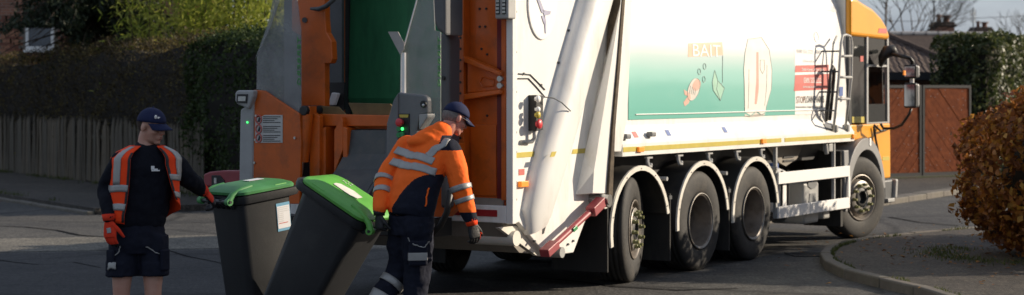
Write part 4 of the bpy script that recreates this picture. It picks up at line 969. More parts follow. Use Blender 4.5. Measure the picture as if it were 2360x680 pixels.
# ---- hedges -----------------------------------------------------------------------
def hedge(name, P0, dirv, length, thick, height, lm, n, size, aspect, label, bulge=.12, rough=.16, group=None, zbase=.08, rand=.8, taper=.12, ends=True, nsc=1.4, twigs=0):
    """a clipped hedge: dark core, leaves over its front, top, back and ends; height is a function of s"""
    root = empty(name, P0); dirv = Vector(dirv).normalized(); nrm = Vector((dirv.y, -dirv.x, 0)); nrm = nrm if nrm.y < 0 else -nrm
    hf = height if callable(height) else (lambda s_: height)
    Ps, Ns = [], []
    per = []
    for i in range(n):
        s_ = random.uniform(0, length); h_ = hf(s_)
        t = random.random(); L1, L2 = h_ * 1.0, thick
        tot = L1 * 1.4 + L2
        q = t * tot
        if ends and random.random() < thick * h_ / (length * h_ + thick * h_) * 1.6:
            e = random.choice((0, 1)); s_ = 0 if e == 0 else length; h_ = hf(s_)
            y_ = random.uniform(-thick, 0); z_ = random.uniform(0, h_); N = dirv * (-1 if e == 0 else 1)
            cz = max(0, z_ / h_ - .75) / .25
            s2 = s_ + (1 if e == 0 else -1) * cz * cz * thick * .3
            p = dirv * s2 + nrm * y_ + Vector((0, 0, z_)); N = (N + Vector((0, 0, cz * .8))).normalized()
        elif q < L1:
            z_ = random.uniform(0, h_); cz = max(0, z_ / h_ - .8) / .2
            p = dirv * s_ + nrm * (bulge * math.sin(math.pi * z_ / h_) - taper * z_ / h_ - cz * cz * .22) + Vector((0, 0, z_)); N = (nrm + Vector((0, 0, cz * .8))).normalized()
        elif q < L1 + L2:
            y_ = random.uniform(-thick, 0); a_ = abs(y_ + thick / 2) / (thick / 2)
            p = dirv * s_ + nrm * (y_ - taper * .5) + Vector((0, 0, h_ - .18 * a_ ** 3)); N = (Vector((0, 0, 1)) + nrm * (.6 * a_ ** 2 * (1 if y_ > -thick / 2 else -1))).normalized()
        else:
            z_ = random.uniform(0, h_); p = dirv * s_ - nrm * thick + Vector((0, 0, z_)); N = -nrm
        w_ = p + P0
        dsp = rough * (fnoise(w_, nsc) * .9 + fnoise(w_, nsc * 3.1) * .5) + random.gauss(0, .035)
        p = p + N * dsp
        if fnoise(w_ + Vector((3, 9, 2)), 2.1) > .24 and random.random() < .7: continue
        if random.random() < .015: p = p + N * random.uniform(.05, .2)
        Ps.append(p); Ns.append(N)
    link('foliage', leaf_mesh('foliage', [tuple(p) for p in Ps], [tuple(q) for q in Ns], size, aspect, rand), lm, root)
    # twiggy dark inside
    rs = []
    m_ = max(4, int(length / .5))
    for i in range(m_ + 1):
        s_ = length * i / m_; h_ = hf(s_); ii = .14
        s2 = min(max(s_, ii), length - ii)
        c0 = dirv * s2
        rs.append([c0 - nrm * ii, c0 - nrm * (ii + taper) + Vector((0, 0, h_ * .8)), c0 - nrm * (ii + taper + .15) + Vector((0, 0, h_ - ii)), c0 - nrm * (thick - ii - .1) + Vector((0, 0, h_ - ii)), c0 - nrm * (thick - ii) + Vector((0, 0, h_ * .8)), c0 - nrm * (thick - ii)])
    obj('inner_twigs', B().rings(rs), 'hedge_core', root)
    if twigs:
        bb = B()
        for i in range(twigs):
            s_ = random.uniform(0, length); h_ = hf(s_); z_ = random.uniform(.1 * h_, h_)
            p = dirv * s_ + nrm * (random.uniform(-.1, .1)) + Vector((0, 0, z_)); d_ = (nrm * random.uniform(.1, 1) + dirv * random.uniform(-1, 1) + Vector((0, 0, random.uniform(.1, 1.2)))).normalized()
            bb.tube([p, p + d_ * random.uniform(.1, .3)], [.006, .002], 3, cap=False)
        tw = obj('outer_twigs', bb, 'twig', root); tag(tw, kind='stuff')
    tag(root, label, 'hedge', group); return root
def hb_(s_):
    return 2.62 + .12 * min(1, s_ / 6) + .05 * math.sin(s_ * 1.7) + (-.10 if s_ < 5 else 0) + .10 * max(0, min(1, (s_ - 11) / 2.5))
hedge('clipped_hedge', fpt(-3.0, -.32, .08), fd, 13.6, 1.1, hb_, 'lf_brown', 56000, (.03, .065), .6, 'long dull brown hedge standing behind the paling fence', .10, .22, rand=1.0, twigs=1500)
hedge('clipped_hedge', fpt(10.4, -.05, .08), fd, 4.0, 1.3, lambda s_: 2.80 + .05 * math.sin(s_ * 2), 'lf_ivy', 20000, (.045, .08), .75, 'dark green hedge at the end of the fence, left of the truck', .12, .22, rand=.8)

# ---- bamboo behind the hedge -----------------------------------------------------
bam = empty('bamboo_clump', (-5.9, 38.5, .1)); Ps, Ns = [], []
bb = B()
for i in range(40):
    x0, y0 = random.uniform(-1.9, 1.6), random.uniform(-1.5, 1.5); hh = random.uniform(3.6, 5.8)
    lx, ly_ = random.uniform(-.5, .6), random.uniform(-.6, .3)
    pts = [Vector((x0 + lx * t * t, y0 + ly_ * t * t, hh * t)) for t in (0, .25, .5, .75, 1)]
    cs = B().tube(pts, [.016, .015, .013, .01, .004], 6)
    obj('cane', cs, 'bark', bam)
    for j in range(560):
        t = random.uniform(.38, 1); p = Vector((x0 + lx * t * t, y0 + ly_ * t * t, hh * t))
        a = random.uniform(0, 6.28); r = abs(random.gauss(0, .34)) * (1.25 - t * .5)
        q = p + Vector((math.cos(a) * r, math.sin(a) * r, random.gauss(0, .12) - r * .35))
        Ps.append(tuple(q)); Ns.append((math.cos(a) * .5, math.sin(a) * .5, .6))
bl = link('foliage', leaf_mesh('foliage', Ps, Ns, (.12, .24), .17, .6, .04, droop=.9), 'lf_bamboo', bam)
bb.bm.free()
tag(bam, 'tall sunlit bamboo clump with narrow leaves behind the hedge', 'bamboo')

# ---- dark conifer ---------------------------------------------------------------
def branch_tree(root, name, m, segs):
    pass
con = empty('conifer_tree', (-9.35, 40.6, .1)); 
obj('trunk', B().tube([(0, 0, 0), (.05, 0, 1.5), (.02, .05, 3), (.08, 0, 5), (.05, 0, 7.5)], [.30, .27, .25, .2, .08], 14), 'bark', con, smooth='all')
Ps, Ns = [], []
bb = B()
for i in range(230):
    z = random.uniform(2.95, 7.6) if i % 3 else random.uniform(2.95, 4.6); a = random.uniform(0, 6.28); ln = random.uniform(1.3, 3.1) * (1.15 - z / 11)
    if z < 3.5 and -2.2 < a - 4.7 < 1.2 and random.random() < .45: continue
    p = Vector((0, 0, z)); pts = [p]
    for t in (.33, .66, 1): pts.append(p + Vector((math.cos(a) * ln * t, math.sin(a) * ln * t, .10 * ln * t - .42 * ln * t * t)))
    bb.tube(pts, [.03, .02, .012, .004], 5, cap=False)
    for j in range(330):
        t = random.uniform(.15, 1.05); k = min(2, int(t * 3)); f_ = min(1, t * 3 - k)
        q = pts[k].lerp(pts[k + 1], f_)
        q = q + Vector((random.gauss(0, .11), random.gauss(0, .11), -abs(random.gauss(0, .12))))
        pxx, pyy = CX + FPX * (q.x - 9.35) / (q.y + 40.6), YH + FPX * (CH - q.z - .1) / (q.y + 40.6)
        if (52 < pxx < 128 and 62 < pyy < 125) or (pxx < 160 and pyy > 72 + 8 * math.sin(pxx * .13) and random.random() < .94) or (212 < pxx < 262 and pyy > 78 and random.random() < .85): continue
        Ps.append(tuple(q)); Ns.append((math.cos(a) * .3, math.sin(a) * .3, .5))
crn = link('crown', leaf_mesh('crown', Ps, Ns, (.07, .17), .3, .8, .05, droop=1.2), 'lf_conifer', con)
obj('branches', bb, 'bark', crn)
tag(con, 'dark drooping conifer tree with brown trunk in front of the brick house', 'tree')

# ---- broad evergreen closing the gap behind the bamboo
evg = empty('evergreen_tree', (-5.6, 47.5, .1))
obj('trunk', B().tube([(0, 0, 0), (.05, 0, 2), (0, .1, 5), (.1, 0, 8)], [.28, .24, .18, .06], 12), 'bark', evg, smooth='all')
Ps, Ns = [], []
for i in range(190):
    a = random.uniform(0, 6.28); z = random.uniform(1.0, 8.6); rr = random.uniform(.2, 1) ** .5 * 3.4 * (1.1 - z / 12)
    c = Vector((math.cos(a) * rr, math.sin(a) * rr * .8, z)); k = random.uniform(.45, .8)
    for j in range(120):
        v = Vector((random.gauss(0, 1), random.gauss(0, 1), random.gauss(0, .7))).normalized(); q = c + v * k * random.uniform(.6, 1); Ps.append(tuple(q)); Ns.append(tuple(v))
link('crown', leaf_mesh('crown', Ps, Ns, (.10, .2), .45, .8, .08), 'lf_ivy', evg)
tag(evg, 'broad dark evergreen tree behind the bamboo clump', 'tree')

# ---- brick house behind -----------------------------------------------------------
def brickmat(name, c1, c2, mortar):
    m = bpy.data.materials.new(name); m.use_nodes = True
    n = m.node_tree.nodes; l = m.node_tree.links.new
    t = n.new('ShaderNodeTexCoord'); mpg = n.new('ShaderNodeMapping'); mpg.inputs['Rotation'].default_value = (R(90), 0, 0)
    l(t.outputs['Object'], mpg.inputs[0])
    br = n.new('ShaderNodeTexBrick'); br.inputs['Scale'].default_value = 1; br.inputs['Brick Width'].default_value = .225; br.inputs['Row Height'].default_value = .075; br.inputs['Mortar Size'].default_value = .006
    br.inputs['Color1'].default_value = tuple(c1) + (1,); br.inputs['Color2'].default_value = tuple(c2) + (1,); br.inputs['Mortar'].default_value = tuple(mortar) + (1,)
    l(mpg.outputs[0], br.inputs[0]); l(br.outputs[0], n['Principled BSDF'].inputs['Base Color']); n['Principled BSDF'].inputs['Roughness'].default_value = .9
    return m
M['brickwall'] = brickmat('red_brickwork', (.32, .14, .085), (.21, .088, .06), (.28, .24, .2))
M['mortar'] = mat('mortar', (.22, .19, .155), .95, var=.2)
BR = [mat('brick_%d' % i, c, .9, var=.3, scale=12, bump=.3) for i, c in enumerate(((.36, .16, .09), (.29, .115, .07), (.42, .20, .12), (.23, .09, .06)))]
HZ = 46.0
hs = empty('brick_house', (-10.9, HZ, 0), R(-4)); hi = hs
def hp(px, py):        # pixel on the house front (house coordinates)
    p = at(px, py, HZ); return p.x + 10.9, p.z
hx0, hx1 = hp(-12, 0)[0], hp(288, 0)[0]
wl = obj('wall', B().box(-6, 2.6, .012, .3, 0, 2.4).box(-6, 2.6, .012, .3, 3.8, 5.6).box(-6, hx0, .012, .3, 2.4, 3.8).box(hx1, 2.6, .012, .3, 2.4, 3.8), 'brickwall', hs)
wb = obj('wall_mortar', B().box(hx0, hx1, .03, .3, 2.4, 3.8), 'mortar', hs)
wx0, wz0 = hp(57, 115); wx1, wz1 = hp(123, 52)
bmesh_ = [B().box(-.1075, .1075, .004 * k, .1, -.0325, .0325).mesh('brick') for k in range(3)]
for q in bmesh_: q.materials.append(BR[0])
row = 0; z = 2.48
while z < 3.78:
    x = hx0 + .11 + (.1125 if row % 2 else 0)
    while x < hx1 - .08:
        if not (wx0 - .1 < x < wx1 + .1 and wz0 - .06 < z < wz1 + .04):
            o = bpy.data.objects.new('brick', bmesh_[random.randrange(3)]); COL.objects.link(o); o.parent = wb
            o.location = (x, random.uniform(-.003, .003), z)
            o.material_slots[0].link = 'OBJECT'; o.material_slots[0].material = random.choice(BR)
        x += .225
    z += .075; row += 1
win = obj('window', B().box(wx0, wx0 + .07, -.03, .06, wz0, wz1).box(wx1 - .07, wx1, -.03, .06, wz0, wz1).box(wx0 + .07, wx1 - .07, -.03, .06, wz0, wz0 + .09).box(wx0 + .07, wx1 - .07, -.03, .06, wz1 - .08, wz1), 'white_plain', hs)
obj('pane', B().box(wx0 + .07, wx1 - .07, .01, .02, wz0 + .09, wz1 - .08), 'house_glass', win)
obj('sill', B().box(wx0 - .04, wx1 + .04, -.09, .03, wz0 - .06, wz0 - .002), 'white_plain', win)
M['roof_dark'] = mat('brown_roof_tiles', (.07, .045, .035), .8, var=.35, scale=8, bump=.5, bscale=12)
obj('roof', B().prism([(-6.3, -.4, 5.5), (-6.3, 5.4, 5.5), (-6.3, 2.5, 8)], (9.2, 0, 0)), 'roof_dark', hs)
obj('back_wall', B().box(-6, 2.6, .3, 5, 0, 5.5), 'brickwall', hs)
tag(hs, 'red brick house with white framed window half hidden by the conifer', 'house')

# ================================================================= RIGHT SIDE
# ---- laurel hedge ---------------------------------------------------------------
hdir = Vector((HX, HY, 0)); ldir = Vector((-HY, HX, 0))
C0 = Vector((10.25, 38.9, .08))
def box_hedge(name, C, L1, L2, H_, lm, n, size, label):
    root = empty(name, C); Ps, Ns = [], []
    for i in range(n):
        t = random.random(); a, b_, c = L1 * H_, L2 * H_, L1 * L2
        q = t * (a + b_ + c)
        if q < a: s_, o_, z_, N = random.uniform(0, L1), 0, random.uniform(0, H_), -ldir
        elif q < a + b_: s_, o_, z_, N = 0, random.uniform(0, L2), random.uniform(0, H_), -hdir
        else: s_, o_, z_, N = random.uniform(0, L1), random.uniform(0, L2), H_, Vector((0, 0, 1))
        # soften the edges
        k = .32
        ds, do, dz = max(0, k - s_) / k, max(0, k - o_) / k, max(0, z_ - (H_ - k)) / k
        e2 = max(0, k - (L2 - o_)) / k
        p = hdir * s_ + ldir * o_ + Vector((0, 0, z_))
        p += (hdir * ds * ds * .28 if N != -hdir else Vector()) * (1 if dz > 0 or do > 0 else 0)
        if N != Vector((0, 0, 1)): p -= N * (.26 * dz * dz)
        else: p.z -= .22 * (max(ds, do, e2) ** 2)
        if N == -hdir: p += hdir * .3 * max(do, e2) ** 2
        if N == -ldir: p += ldir * .3 * ds ** 2
        wq = p + C; p += N * (.14 * fnoise(wq, 1.7) + .08 * fnoise(wq, 5) + random.gauss(0, .03))
        Ps.append(tuple(p)); Ns.append(tuple(N))
    link('foliage', leaf_mesh('foliage', Ps, Ns, size, .55, .75), lm, root)
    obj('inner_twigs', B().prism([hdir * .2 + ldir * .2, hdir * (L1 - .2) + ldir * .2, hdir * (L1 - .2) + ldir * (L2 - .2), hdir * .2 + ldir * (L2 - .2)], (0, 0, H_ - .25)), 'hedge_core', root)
    tag(root, label, 'hedge'); return root
box_hedge('laurel_hedge', C0, 9.0, 1.45, 3.0, 'lf_green', 26000, (.07, .12), 'tall square-cut green hedge behind the brown hedge, sunlit on its right')

# ---- timber gates ------------------------------------------------------------------
M['gate_wood'] = mat('red_brown_stained_boards', (.23, .062, .020), .85, spec=.15, var=.4, scale=4, col2=(.13, .032, .011), bump=.3, bscale=25, stretch=(2, 2, 2))
gate_rz = math.atan2(gd.y, gd.x)
def gate_leaf(px0, px1, slant, label):
    # along the gate line, from the pixels of its two edges
    def along(px):
        d0 = (px - CX) / FPX; return (d0 * g0.y - g0.x) / (gd.x - d0 * gd.y)
    s0, s1 = along(px0), along(px1); W_ = s1 - s0; Hh = 1.90
    root = empty('timber_gate', g0 + gd * s0 + Vector((0, 0, .12)), gate_rz)
    tag(root, label, 'gate', 'timber gates across the driveway')
    obj('frame', B().box(0, .05, -.03, .03, 0, Hh).box(W_ - .05, W_, -.03, .03, 0, Hh).box(.05, W_ - .05, -.03, .03, 0, .07).box(.05, W_ - .05, -.03, .03, Hh - .06, Hh), 'chassis', root)
    bw = .105
    c = -3.5
    while c < 5:
        if slant > 0: poly = [(c, 0), (c + bw * 1.36, 0), (c + bw * 1.36 + Hh * .9, Hh), (c + Hh * .9, Hh)]
        else: poly = [(c + Hh * .9, 0), (c + bw * 1.36 + Hh * .9, 0), (c + bw * 1.36, Hh), (c, Hh)]
        poly = clip(poly, .05, W_ - .05, .07, Hh - .06)
        if len(poly) > 2:
            # shrink a little so that joints show
            mx_ = sum(p[0] for p in poly) / len(poly); mz_ = sum(p[1] for p in poly) / len(poly)
            poly = [(mx_ + (p[0] - mx_) * .965, mz_ + (p[1] - mz_) * .995) for p in poly]
            y_ = random.uniform(-.004, .004)
            obj('board', B().prism([(p[0], -.016 + y_, p[1]) for p in poly], (0, .03, 0)), 'gate_wood', root)
            for q in range(2):
                t = random.random(); a_, b2 = poly[0], poly[len(poly) // 2]
                zz = a_[1] + (b2[1] - a_[1]) * t; xx = a_[0] + (b2[0] - a_[0]) * t
                if .1 < zz < Hh - .1: obj('nail_head', B().tube([(xx, -.022 + y_, zz), (xx, -.01, zz)], .008, 6), 'metal', root)
        c += bw * 1.36
    obj('backing', B().box(.05, W_ - .05, .018, .022, .07, Hh - .06), 'dark_grey', root)
    return root
gate_leaf(2030, 2122, 1, 'red brown boarded gate leaf with diagonal boards, beside the truck cab')
gate_leaf(2125, 2236, -1, 'red brown boarded gate leaf with diagonal boards, between first leaf and green hedge')
# ---- tiled garage behind the gates ---------------------------------------------------
gar = empty('tiled_bungalow', Vector((7.2, 44.5, 0)), R(12))
tag(gar, 'low bungalow with brown tiled hipped roof behind the timber gates', 'house')
obj('wall', B().box(-5, 4.0, .3, 7, 0, 2.3), 'brickwall', gar)
ez, rise, hip = 2.32, 2.0, 3.4
E0, E1 = (-5.4, -.1), (4.35, -.1)
apex0, apex1 = (-2.0, 3.3), (.95, 3.3)
rf = obj('roof', B().rings([[(E0[0], -.1, ez), (E1[0], -.1, ez), (E1[0], 6.7, ez), (E0[0], 6.7, ez)], [(apex0[0], 3.28, ez + rise), (apex1[0], 3.28, ez + rise), (apex1[0], 3.32, ez + rise), (apex0[0], 3.32, ez + rise)]]), 'roof_dark', gar)
obj('fascia', B().box(E0[0], E1[0], -.13, -.1, ez - .16, ez + .03), 'chassis', rf)
tm = B().prism([(-.148, 0, .006), (-.09, 0, .035), (.0, 0, .012), (.09, 0, .03), (.15, 0, .02), (.15, 0, 0), (-.148, 0, 0)], (0, .34, -.012)).mesh('roof_tile')
M['tile'] = mat('brown_concrete_tile', (.085, .055, .042), .8, var=.35, scale=5, bump=.3)
tm.materials.append(M['tile'])
sl_len = math.hypot(3.4, rise); sa = math.atan2(rise, 3.4); nt_t = 0
for r_ in range(13):
    t = r_ * .30 / sl_len
    xl, xr = -1.2, E1[0] + (apex1[0] - E1[0]) * t - .12
    x = xr - .15
    while x > xl and nt_t < 290:
        o = bpy.data.objects.new('roof_tile', tm); COL.objects.link(o); o.parent = rf; nt_t += 1
        o.location = (x, -.12 + 3.4 * t, ez + rise * t + .02); o.rotation_euler = (sa + .03 + random.uniform(-.01, .01), 0, random.uniform(-.012, .012))
        x -= .30
hipd = Vector((apex1[0] - E1[0], 3.4, rise))
for i in range(14):
    a = Vector((E1[0], -.1, ez)) + hipd * (i / 14); c = a + hipd * (1.06 / 14)
    obj('hip_tile', B().tube([a + Vector((0, 0, .03)), c + Vector((0, 0, .045))], [.11, .10], 8), 'tile', rf)
# ---- house further back with chimneys ------------------------------------------------
def far_house(name, px, Y, w_, label, chims, ridge_px, rz=R(10), depth=7):
    p = at(px, ridge_px, Y); root = empty(name, (p.x, Y, 0), rz); rz_ = p.z
    obj('wall', B().box(-w_ / 2, w_ / 2, -2.6, 2.6, 0, rz_ - 2.1), 'brickwall', root)
    rf = obj('roof', B().prism([(-w_ / 2 - .2, -3.0, rz_ - 2.3), (-w_ / 2 - .2, 3.0, rz_ - 2.3), (-w_ / 2 - .2, 0, rz_)], (w_ + .4, 0, 0)), 'roof_dark', root)
    for i in range(int(w_ / .45)):
        x = -w_ / 2 + i * .45
        obj('ridge_tile', B().tube([(x, 0, rz_ - .03), (x + .40, 0, rz_ - .02)], [.10, .09], 8), 'fork', rf)
    for cx_ in chims:
        c = obj('chimney', B().box(cx_ - .40, cx_ + .40, -.35, .35, rz_ - .8, rz_ + .52).box(cx_ - .47, cx_ + .47, -.42, .42, rz_ + .525, rz_ + .60).box(cx_ - .42, cx_ + .42, -.37, .37, rz_ + .604, rz_ + .66), 'brickwall', rf)
    tag(root, label, 'house'); return root, rz_
M['pot'] = mat('terracotta_pot', (.16, .07, .045), .8, var=.3)
def chimney(root_name, px0, px1, pyt, pyb, Y, label, pots):
    a, c = at(px0, pyt, Y), at(px1, pyb, Y); wd = c.x - a.x
    root = empty(root_name, (a.x + wd / 2, Y + wd / 2, c.z - 1.6), R(14))
    h_ = a.z - c.z + 1.6
    st = obj('stack', B().box(-wd / 2, wd / 2, -wd / 2, wd / 2, 0, h_ - .22), 'brickwall', root)
    obj('cap', B().box(-wd / 2 - .07, wd / 2 + .07, -wd / 2 - .07, wd / 2 + .07, h_ - .215, h_ - .10).box(-wd / 2 - .02, wd / 2 + .02, -wd / 2 - .02, wd / 2 + .02, h_ - .097, h_), 'roof_dark', root, bevel=.02)
    for k, (x, r0, r1, hh) in enumerate(pots):
        obj('pot', B().tube([(x * wd, 0, h_), (x * wd, 0, h_ + hh * .7), (x * wd, 0, h_ + hh * .75), (x * wd, 0, h_ + hh)], [r0, r0 * .8, r1, r1], 12), 'pot', root, smooth=True)
    return root, h_
h1, rz1 = far_house('far_house', 2150, 64, 5.0, 'distant house with brown roof and pale ridge tiles beside the cab', [], 77, R(8))
c1_, _ = chimney('chimney_stack', 2157, 2197, 50, 80, 75, '', [(-.25, .09, .12, .30), (.25, .13, .19, .28)])
tag(c1_, 'brick chimney stack with two pots rising left above the green hedge', 'chimney')
c2_, _ = chimney('chimney_stack', 2247, 2284, 62, 84, 92, '', [(-.2, .09, .1, .30), (.25, .14, .2, .26)])
tag(c2_, 'smaller brick chimney stack above the green hedge, right of the other stack', 'chimney')
# supporting houses of the two chimneys (below the hedge line)
for px, Y, lb in ((2176, 76.5, 'house roof below the left chimney stack, hidden by the green hedge'), (2266, 93.5, 'house roof below the right chimney stack, hidden by the green hedge')):
    far_house('far_house', px, Y, 4.0, lb, [], 96, R(14))
# aerials
def aerial(px, py0, py1, Y, label, kind_):
    b0, b1 = at(px, py1, Y), at(px, py0, Y); root = empty('tv_aerial', (b0.x, Y, b0.z)); hh = b1.z - b0.z
    obj('mast', B().tube([(0, 0, -1.2), (0, 0, hh)], .025, 6), 'dark_grey', root)
    if kind_ == 0:
        obj('boom', B().tube([(-.10, 0, hh - .1), (.10, 0, hh - .05)], .02, 5), 'dark_grey', root)
        ringp = [Vector((.10 * math.cos(t), 0, hh - .02 + .08 * math.sin(t))) for t in (2 * math.pi * k / 12 for k in range(13))]
        obj('ring', B().tube(ringp, .012, 4, cap=False), 'dark_grey', root)
    else:
        obj('boom', B().tube([(-.18, -.2, hh - .35), (.18, .2, hh - .30)], .018, 5), 'dark_grey', root)
        for k in range(5):
            x = -.17 + k * .085; obj('element', B().tube([(x, x, hh - .85 + abs(k - 2) * .05), (x, x, hh - .02 - abs(k - 2) * .05)], .012, 4), 'metal' if k == 3 else 'dark_grey', root)
    tag(root, label, 'aerial')
aerial(2152, 0, 78, 75, 'thin aerial mast rising from the left chimney stack', 0)
aerial(2243, 16, 64, 91, 'upright television aerial beside the right chimney stack', 1)
wr = obj('overhead_wire', B().tube([at(2000, 48, 80), at(2100, 49, 80), at(2220, 43, 82), at(2380, 36, 84), at(2600, 22, 88)], .012, 4), 'dark_grey')
tag(wr, 'thin overhead wire crossing the grey sky above the chimneys', 'wire')
# ---- bare trees -----------------------------------------------------------------------
def bare_tree(loc, H_, label, seed, spread=1.0, depth=5):
    rnd = random.Random(seed); root = empty('bare_tree', loc)
    tb, bb = B(), B()
    def grow(p, d, ln, r, lev):
        n = 3; pts = [p]; dd = d.copy()
        for i in range(n):
            dd = (dd + Vector((rnd.gauss(0, .10), rnd.gauss(0, .10), rnd.gauss(.04, .06)))).normalized(); pts.append(pts[-1] + dd * ln / n)
        (tb if lev == 0 else bb).tube(pts, [r, r * .88, r * .76, r * .66], 7 if lev < 2 else (4 if lev < 4 else 3), cap=False)
        if lev < depth:
            for k in range(rnd.choice((2, 3, 3)) if lev else 4):
                a = rnd.uniform(0, 6.28); s_ = rnd.uniform(.35, .75) * spread
                q = Vector((math.cos(a), math.sin(a), 0)); nd = (dd + q * s_).normalized()
                t = rnd.uniform(.55, 1); at_ = pts[2].lerp(pts[3], max(0, t * 2 - 1)) if lev else pts[3]
                grow(at_, nd, ln * rnd.uniform(.6, .85), r * .58, lev + 1)
    grow(Vector((0, 0, 0)), Vector((0, 0, 1)), H_ * .34, H_ * .013, 0)
    obj('trunk', tb, 'bark', root, smooth='all'); obj('crown', bb, 'twig', root)
    tag(root, label, 'tree'); return root
p = at(2020, 100, 72); bare_tree((p.x, 72, 0), 6.9, 'bare winter tree with fine twigs behind the cab roof', 3, 1.0, 7)
p = at(2395, 100, 80); bare_tree((p.x, 80, 0), 6.2, 'bare twiggy tree at the far right above the green hedge', 9, 1.0, 5)
# ---- brown beech hedge ------------------------------------------------------------------
bh = empty('beech_hedge', (6.27, 20.3, .09)); Ps, Ns = [], []
for i in range(26000):
    u_ = random.uniform(-1, 1); a = random.uniform(0, 6.2832); r = math.sqrt(1 - u_ * u_)
    n_ = Vector((r * math.cos(a), r * math.sin(a), u_)); e = .72
    q = Vector([math.copysign(abs(c) ** e, c) for c in n_])
    p = Vector((q.x * 1.16, q.y * 1.15, .92 + q.z * .88))
    if p.x > .0 : p.x = p.x * 1.9
    wq = p * 1.0; N = Vector((n_.x / 1.1, n_.y / 1.1, n_.z)).normalized()
    p += N * (.17 * fnoise(wq, 2.1) + .10 * fnoise(wq, 5.5) + random.gauss(-.03, .05))
    if p.z < .06 or (fnoise(wq + Vector((7, 3, 1)), 3.2) > .26 and random.random() < .75): continue
    if random.random() < .02: p += N * random.uniform(.04, .14)
    Ps.append(tuple(p)); Ns.append(tuple(N))
link('foliage', leaf_mesh('foliage', Ps, Ns, (.035, .115), .62, .95, .14), 'lf_beech', bh)
bb = B()
for i in range(260):
    a = random.uniform(2.0, 5.6); z_ = random.uniform(.15, 1.6); rr = 1.02 * math.sin(math.acos(max(-1, min(1, (z_ - .92) / 1.0)))) ** .7
    p = Vector((rr * math.cos(a) * 1.1, rr * math.sin(a) * 1.1, z_)); d_ = (Vector((math.cos(a), math.sin(a), random.uniform(.0, .9)))).normalized()
    bb.tube([p - d_ * .1, p + d_ * random.uniform(.05, .2)], [.005, .002], 3, cap=False)
tw_ = obj('outer_twigs', bb, 'twig', bh); tag(tw_, kind='stuff')
ic = B().ball((.5, 0, .87), (1.3, .93, .74), 14); obj('inner_twigs', ic, 'hedge_core', bh, smooth='all')
obj('stem', B().tube([(0, 0, -.05), (.05, 0, .5)], [.06, .05], 8), 'bark', bh)
tag(bh, 'rounded hedge of rust brown autumn leaves on the corner pavement', 'hedge')
# unseen taller hedge, added outside the picture to shade the corner pavement
bh2 = empty('beech_hedge', (8.4, 21.4, .09)); Ps, Ns = [], []  # added unseen hedge, shades the corner pavement
for i in range(9000):
    u_ = random.uniform(-1, 1); a = random.uniform(0, 6.2832); r = math.sqrt(1 - u_ * u_)
    n_ = Vector((r * math.cos(a), r * math.sin(a), u_)); q = Vector([math.copysign(abs(c) ** .6, c) for c in n_])
    p = Vector((q.x * 1.0, q.y * 2.3, 1.2 + q.z * 1.15)); p += n_ * (.15 * fnoise(p, 2) + random.gauss(-.03, .06))
    if p.z > .05: Ps.append(tuple(p)); Ns.append(tuple(n_))
link('foliage', leaf_mesh('foliage', Ps, Ns, (.07, .13), .62, .85, .12), 'lf_beech', bh2)
obj('inner_twigs', B().ball((0, 0, 1.15), (.85, 2.1, 1.05), 12), 'hedge_core', bh2, smooth='all')
tag(bh2, 'unseen taller brown leaved hedge added behind the rounded one to shade the pavement', 'hedge')
# the added shade casters go on towards the viewer, outside the picture
# ---- house at the near right (unseen, added to shade the left-hand worker) ----------
nh = empty('brick_house', (8.0, 15.8, 0));  # added unseen house, shades the left-hand worker
obj('wall', B().box(0, 8, -7.5, 0, 0, 5.2), 'brickwall', nh)
obj('roof', B().prism([(-.3, -7.8, 5.2), (8.3, -7.8, 5.2), (8.3, .25, 5.2), (-.3, .25, 5.2)], (0, 0, .15)).prism([(-.2, -7.7, 5.352), (-.2, .2, 5.352), (4, .2, 7.8), (4, -7.7, 7.8)], (.1, 0, .06)).prism([(8.2, -7.7, 5.352), (8.2, .2, 5.352), (4.02, .2, 7.8), (4.02, -7.7, 7.8)], (-.1, 0, .06)), 'roof_dark', nh)
obj('gable', B().prism([(0, 0, 5.36), (8, 0, 5.36), (4, 0, 7.75)], (0, -.1, 0)), 'brickwall', nh)
obj('gable', B().prism([(0, -7.5, 5.36), (8, -7.5, 5.36), (4, -7.5, 7.75)], (0, .1, 0)), 'brickwall', nh)
for y_ in (-6, -2.6):
    for z_ in (.9, 3.4):
        wn_ = obj('window', B().box(-.03, .04, y_, y_ + 1.4, z_, z_ + 1.2), 'white_plain', nh); obj('pane', B().box(-.045, -.032, y_ + .08, y_ + 1.32, z_ + .08, z_ + 1.12), 'house_glass', wn_)
tag(nh, 'unseen brick house with pitched roof added at the near right to shade the left worker', 'house')
# ---- verge grass and weeds -----------------------------------------------------------------
M['grass'] = leafmat('short_grass', [(.03, .05, .01), (.07, .09, .02), (.11, .11, .03)], .6, .3)
def grass(name, pts, h_, label):
    V, F = [], []
    for p in pts:
        a = random.uniform(0, 6.28); l_ = random.uniform(.4, 1) * h_; dx, dy = math.cos(a), math.sin(a); lx_, ly_ = random.gauss(0, .35) * l_, random.gauss(0, .35) * l_
        i = len(V); V += [(p[0] - dx * .006, p[1] - dy * .006, p[2]), (p[0] + dx * .006, p[1] + dy * .006, p[2]), (p[0] + lx_, p[1] + ly_, p[2] + l_)]; F.append((i, i + 1, i + 2))
    me = bpy.data.meshes.new(name); me.from_pydata(V, [], F); o = link(name, me, 'grass'); tag(o, label, 'grass', kind='stuff'); return o
gp_ = []
for a, b_ in zip(cpts[2:], cpts[3:]):
    for k in range(130):
        q = a.lerp(b_, random.random()); inw = (Vector((5.5, 22.5, 0)) - q).normalized()
        if fnoise(q, 1.5) + random.gauss(0, .12) > .05: gp_.append((q.x + inw.x * (random.uniform(.09, .16)), q.y + inw.y * random.uniform(.09, .16), .09))
        if random.random() < .25: gp_.append((q.x - inw.x * random.uniform(.06, .10), q.y - inw.y * random.uniform(.06, .10), 0))
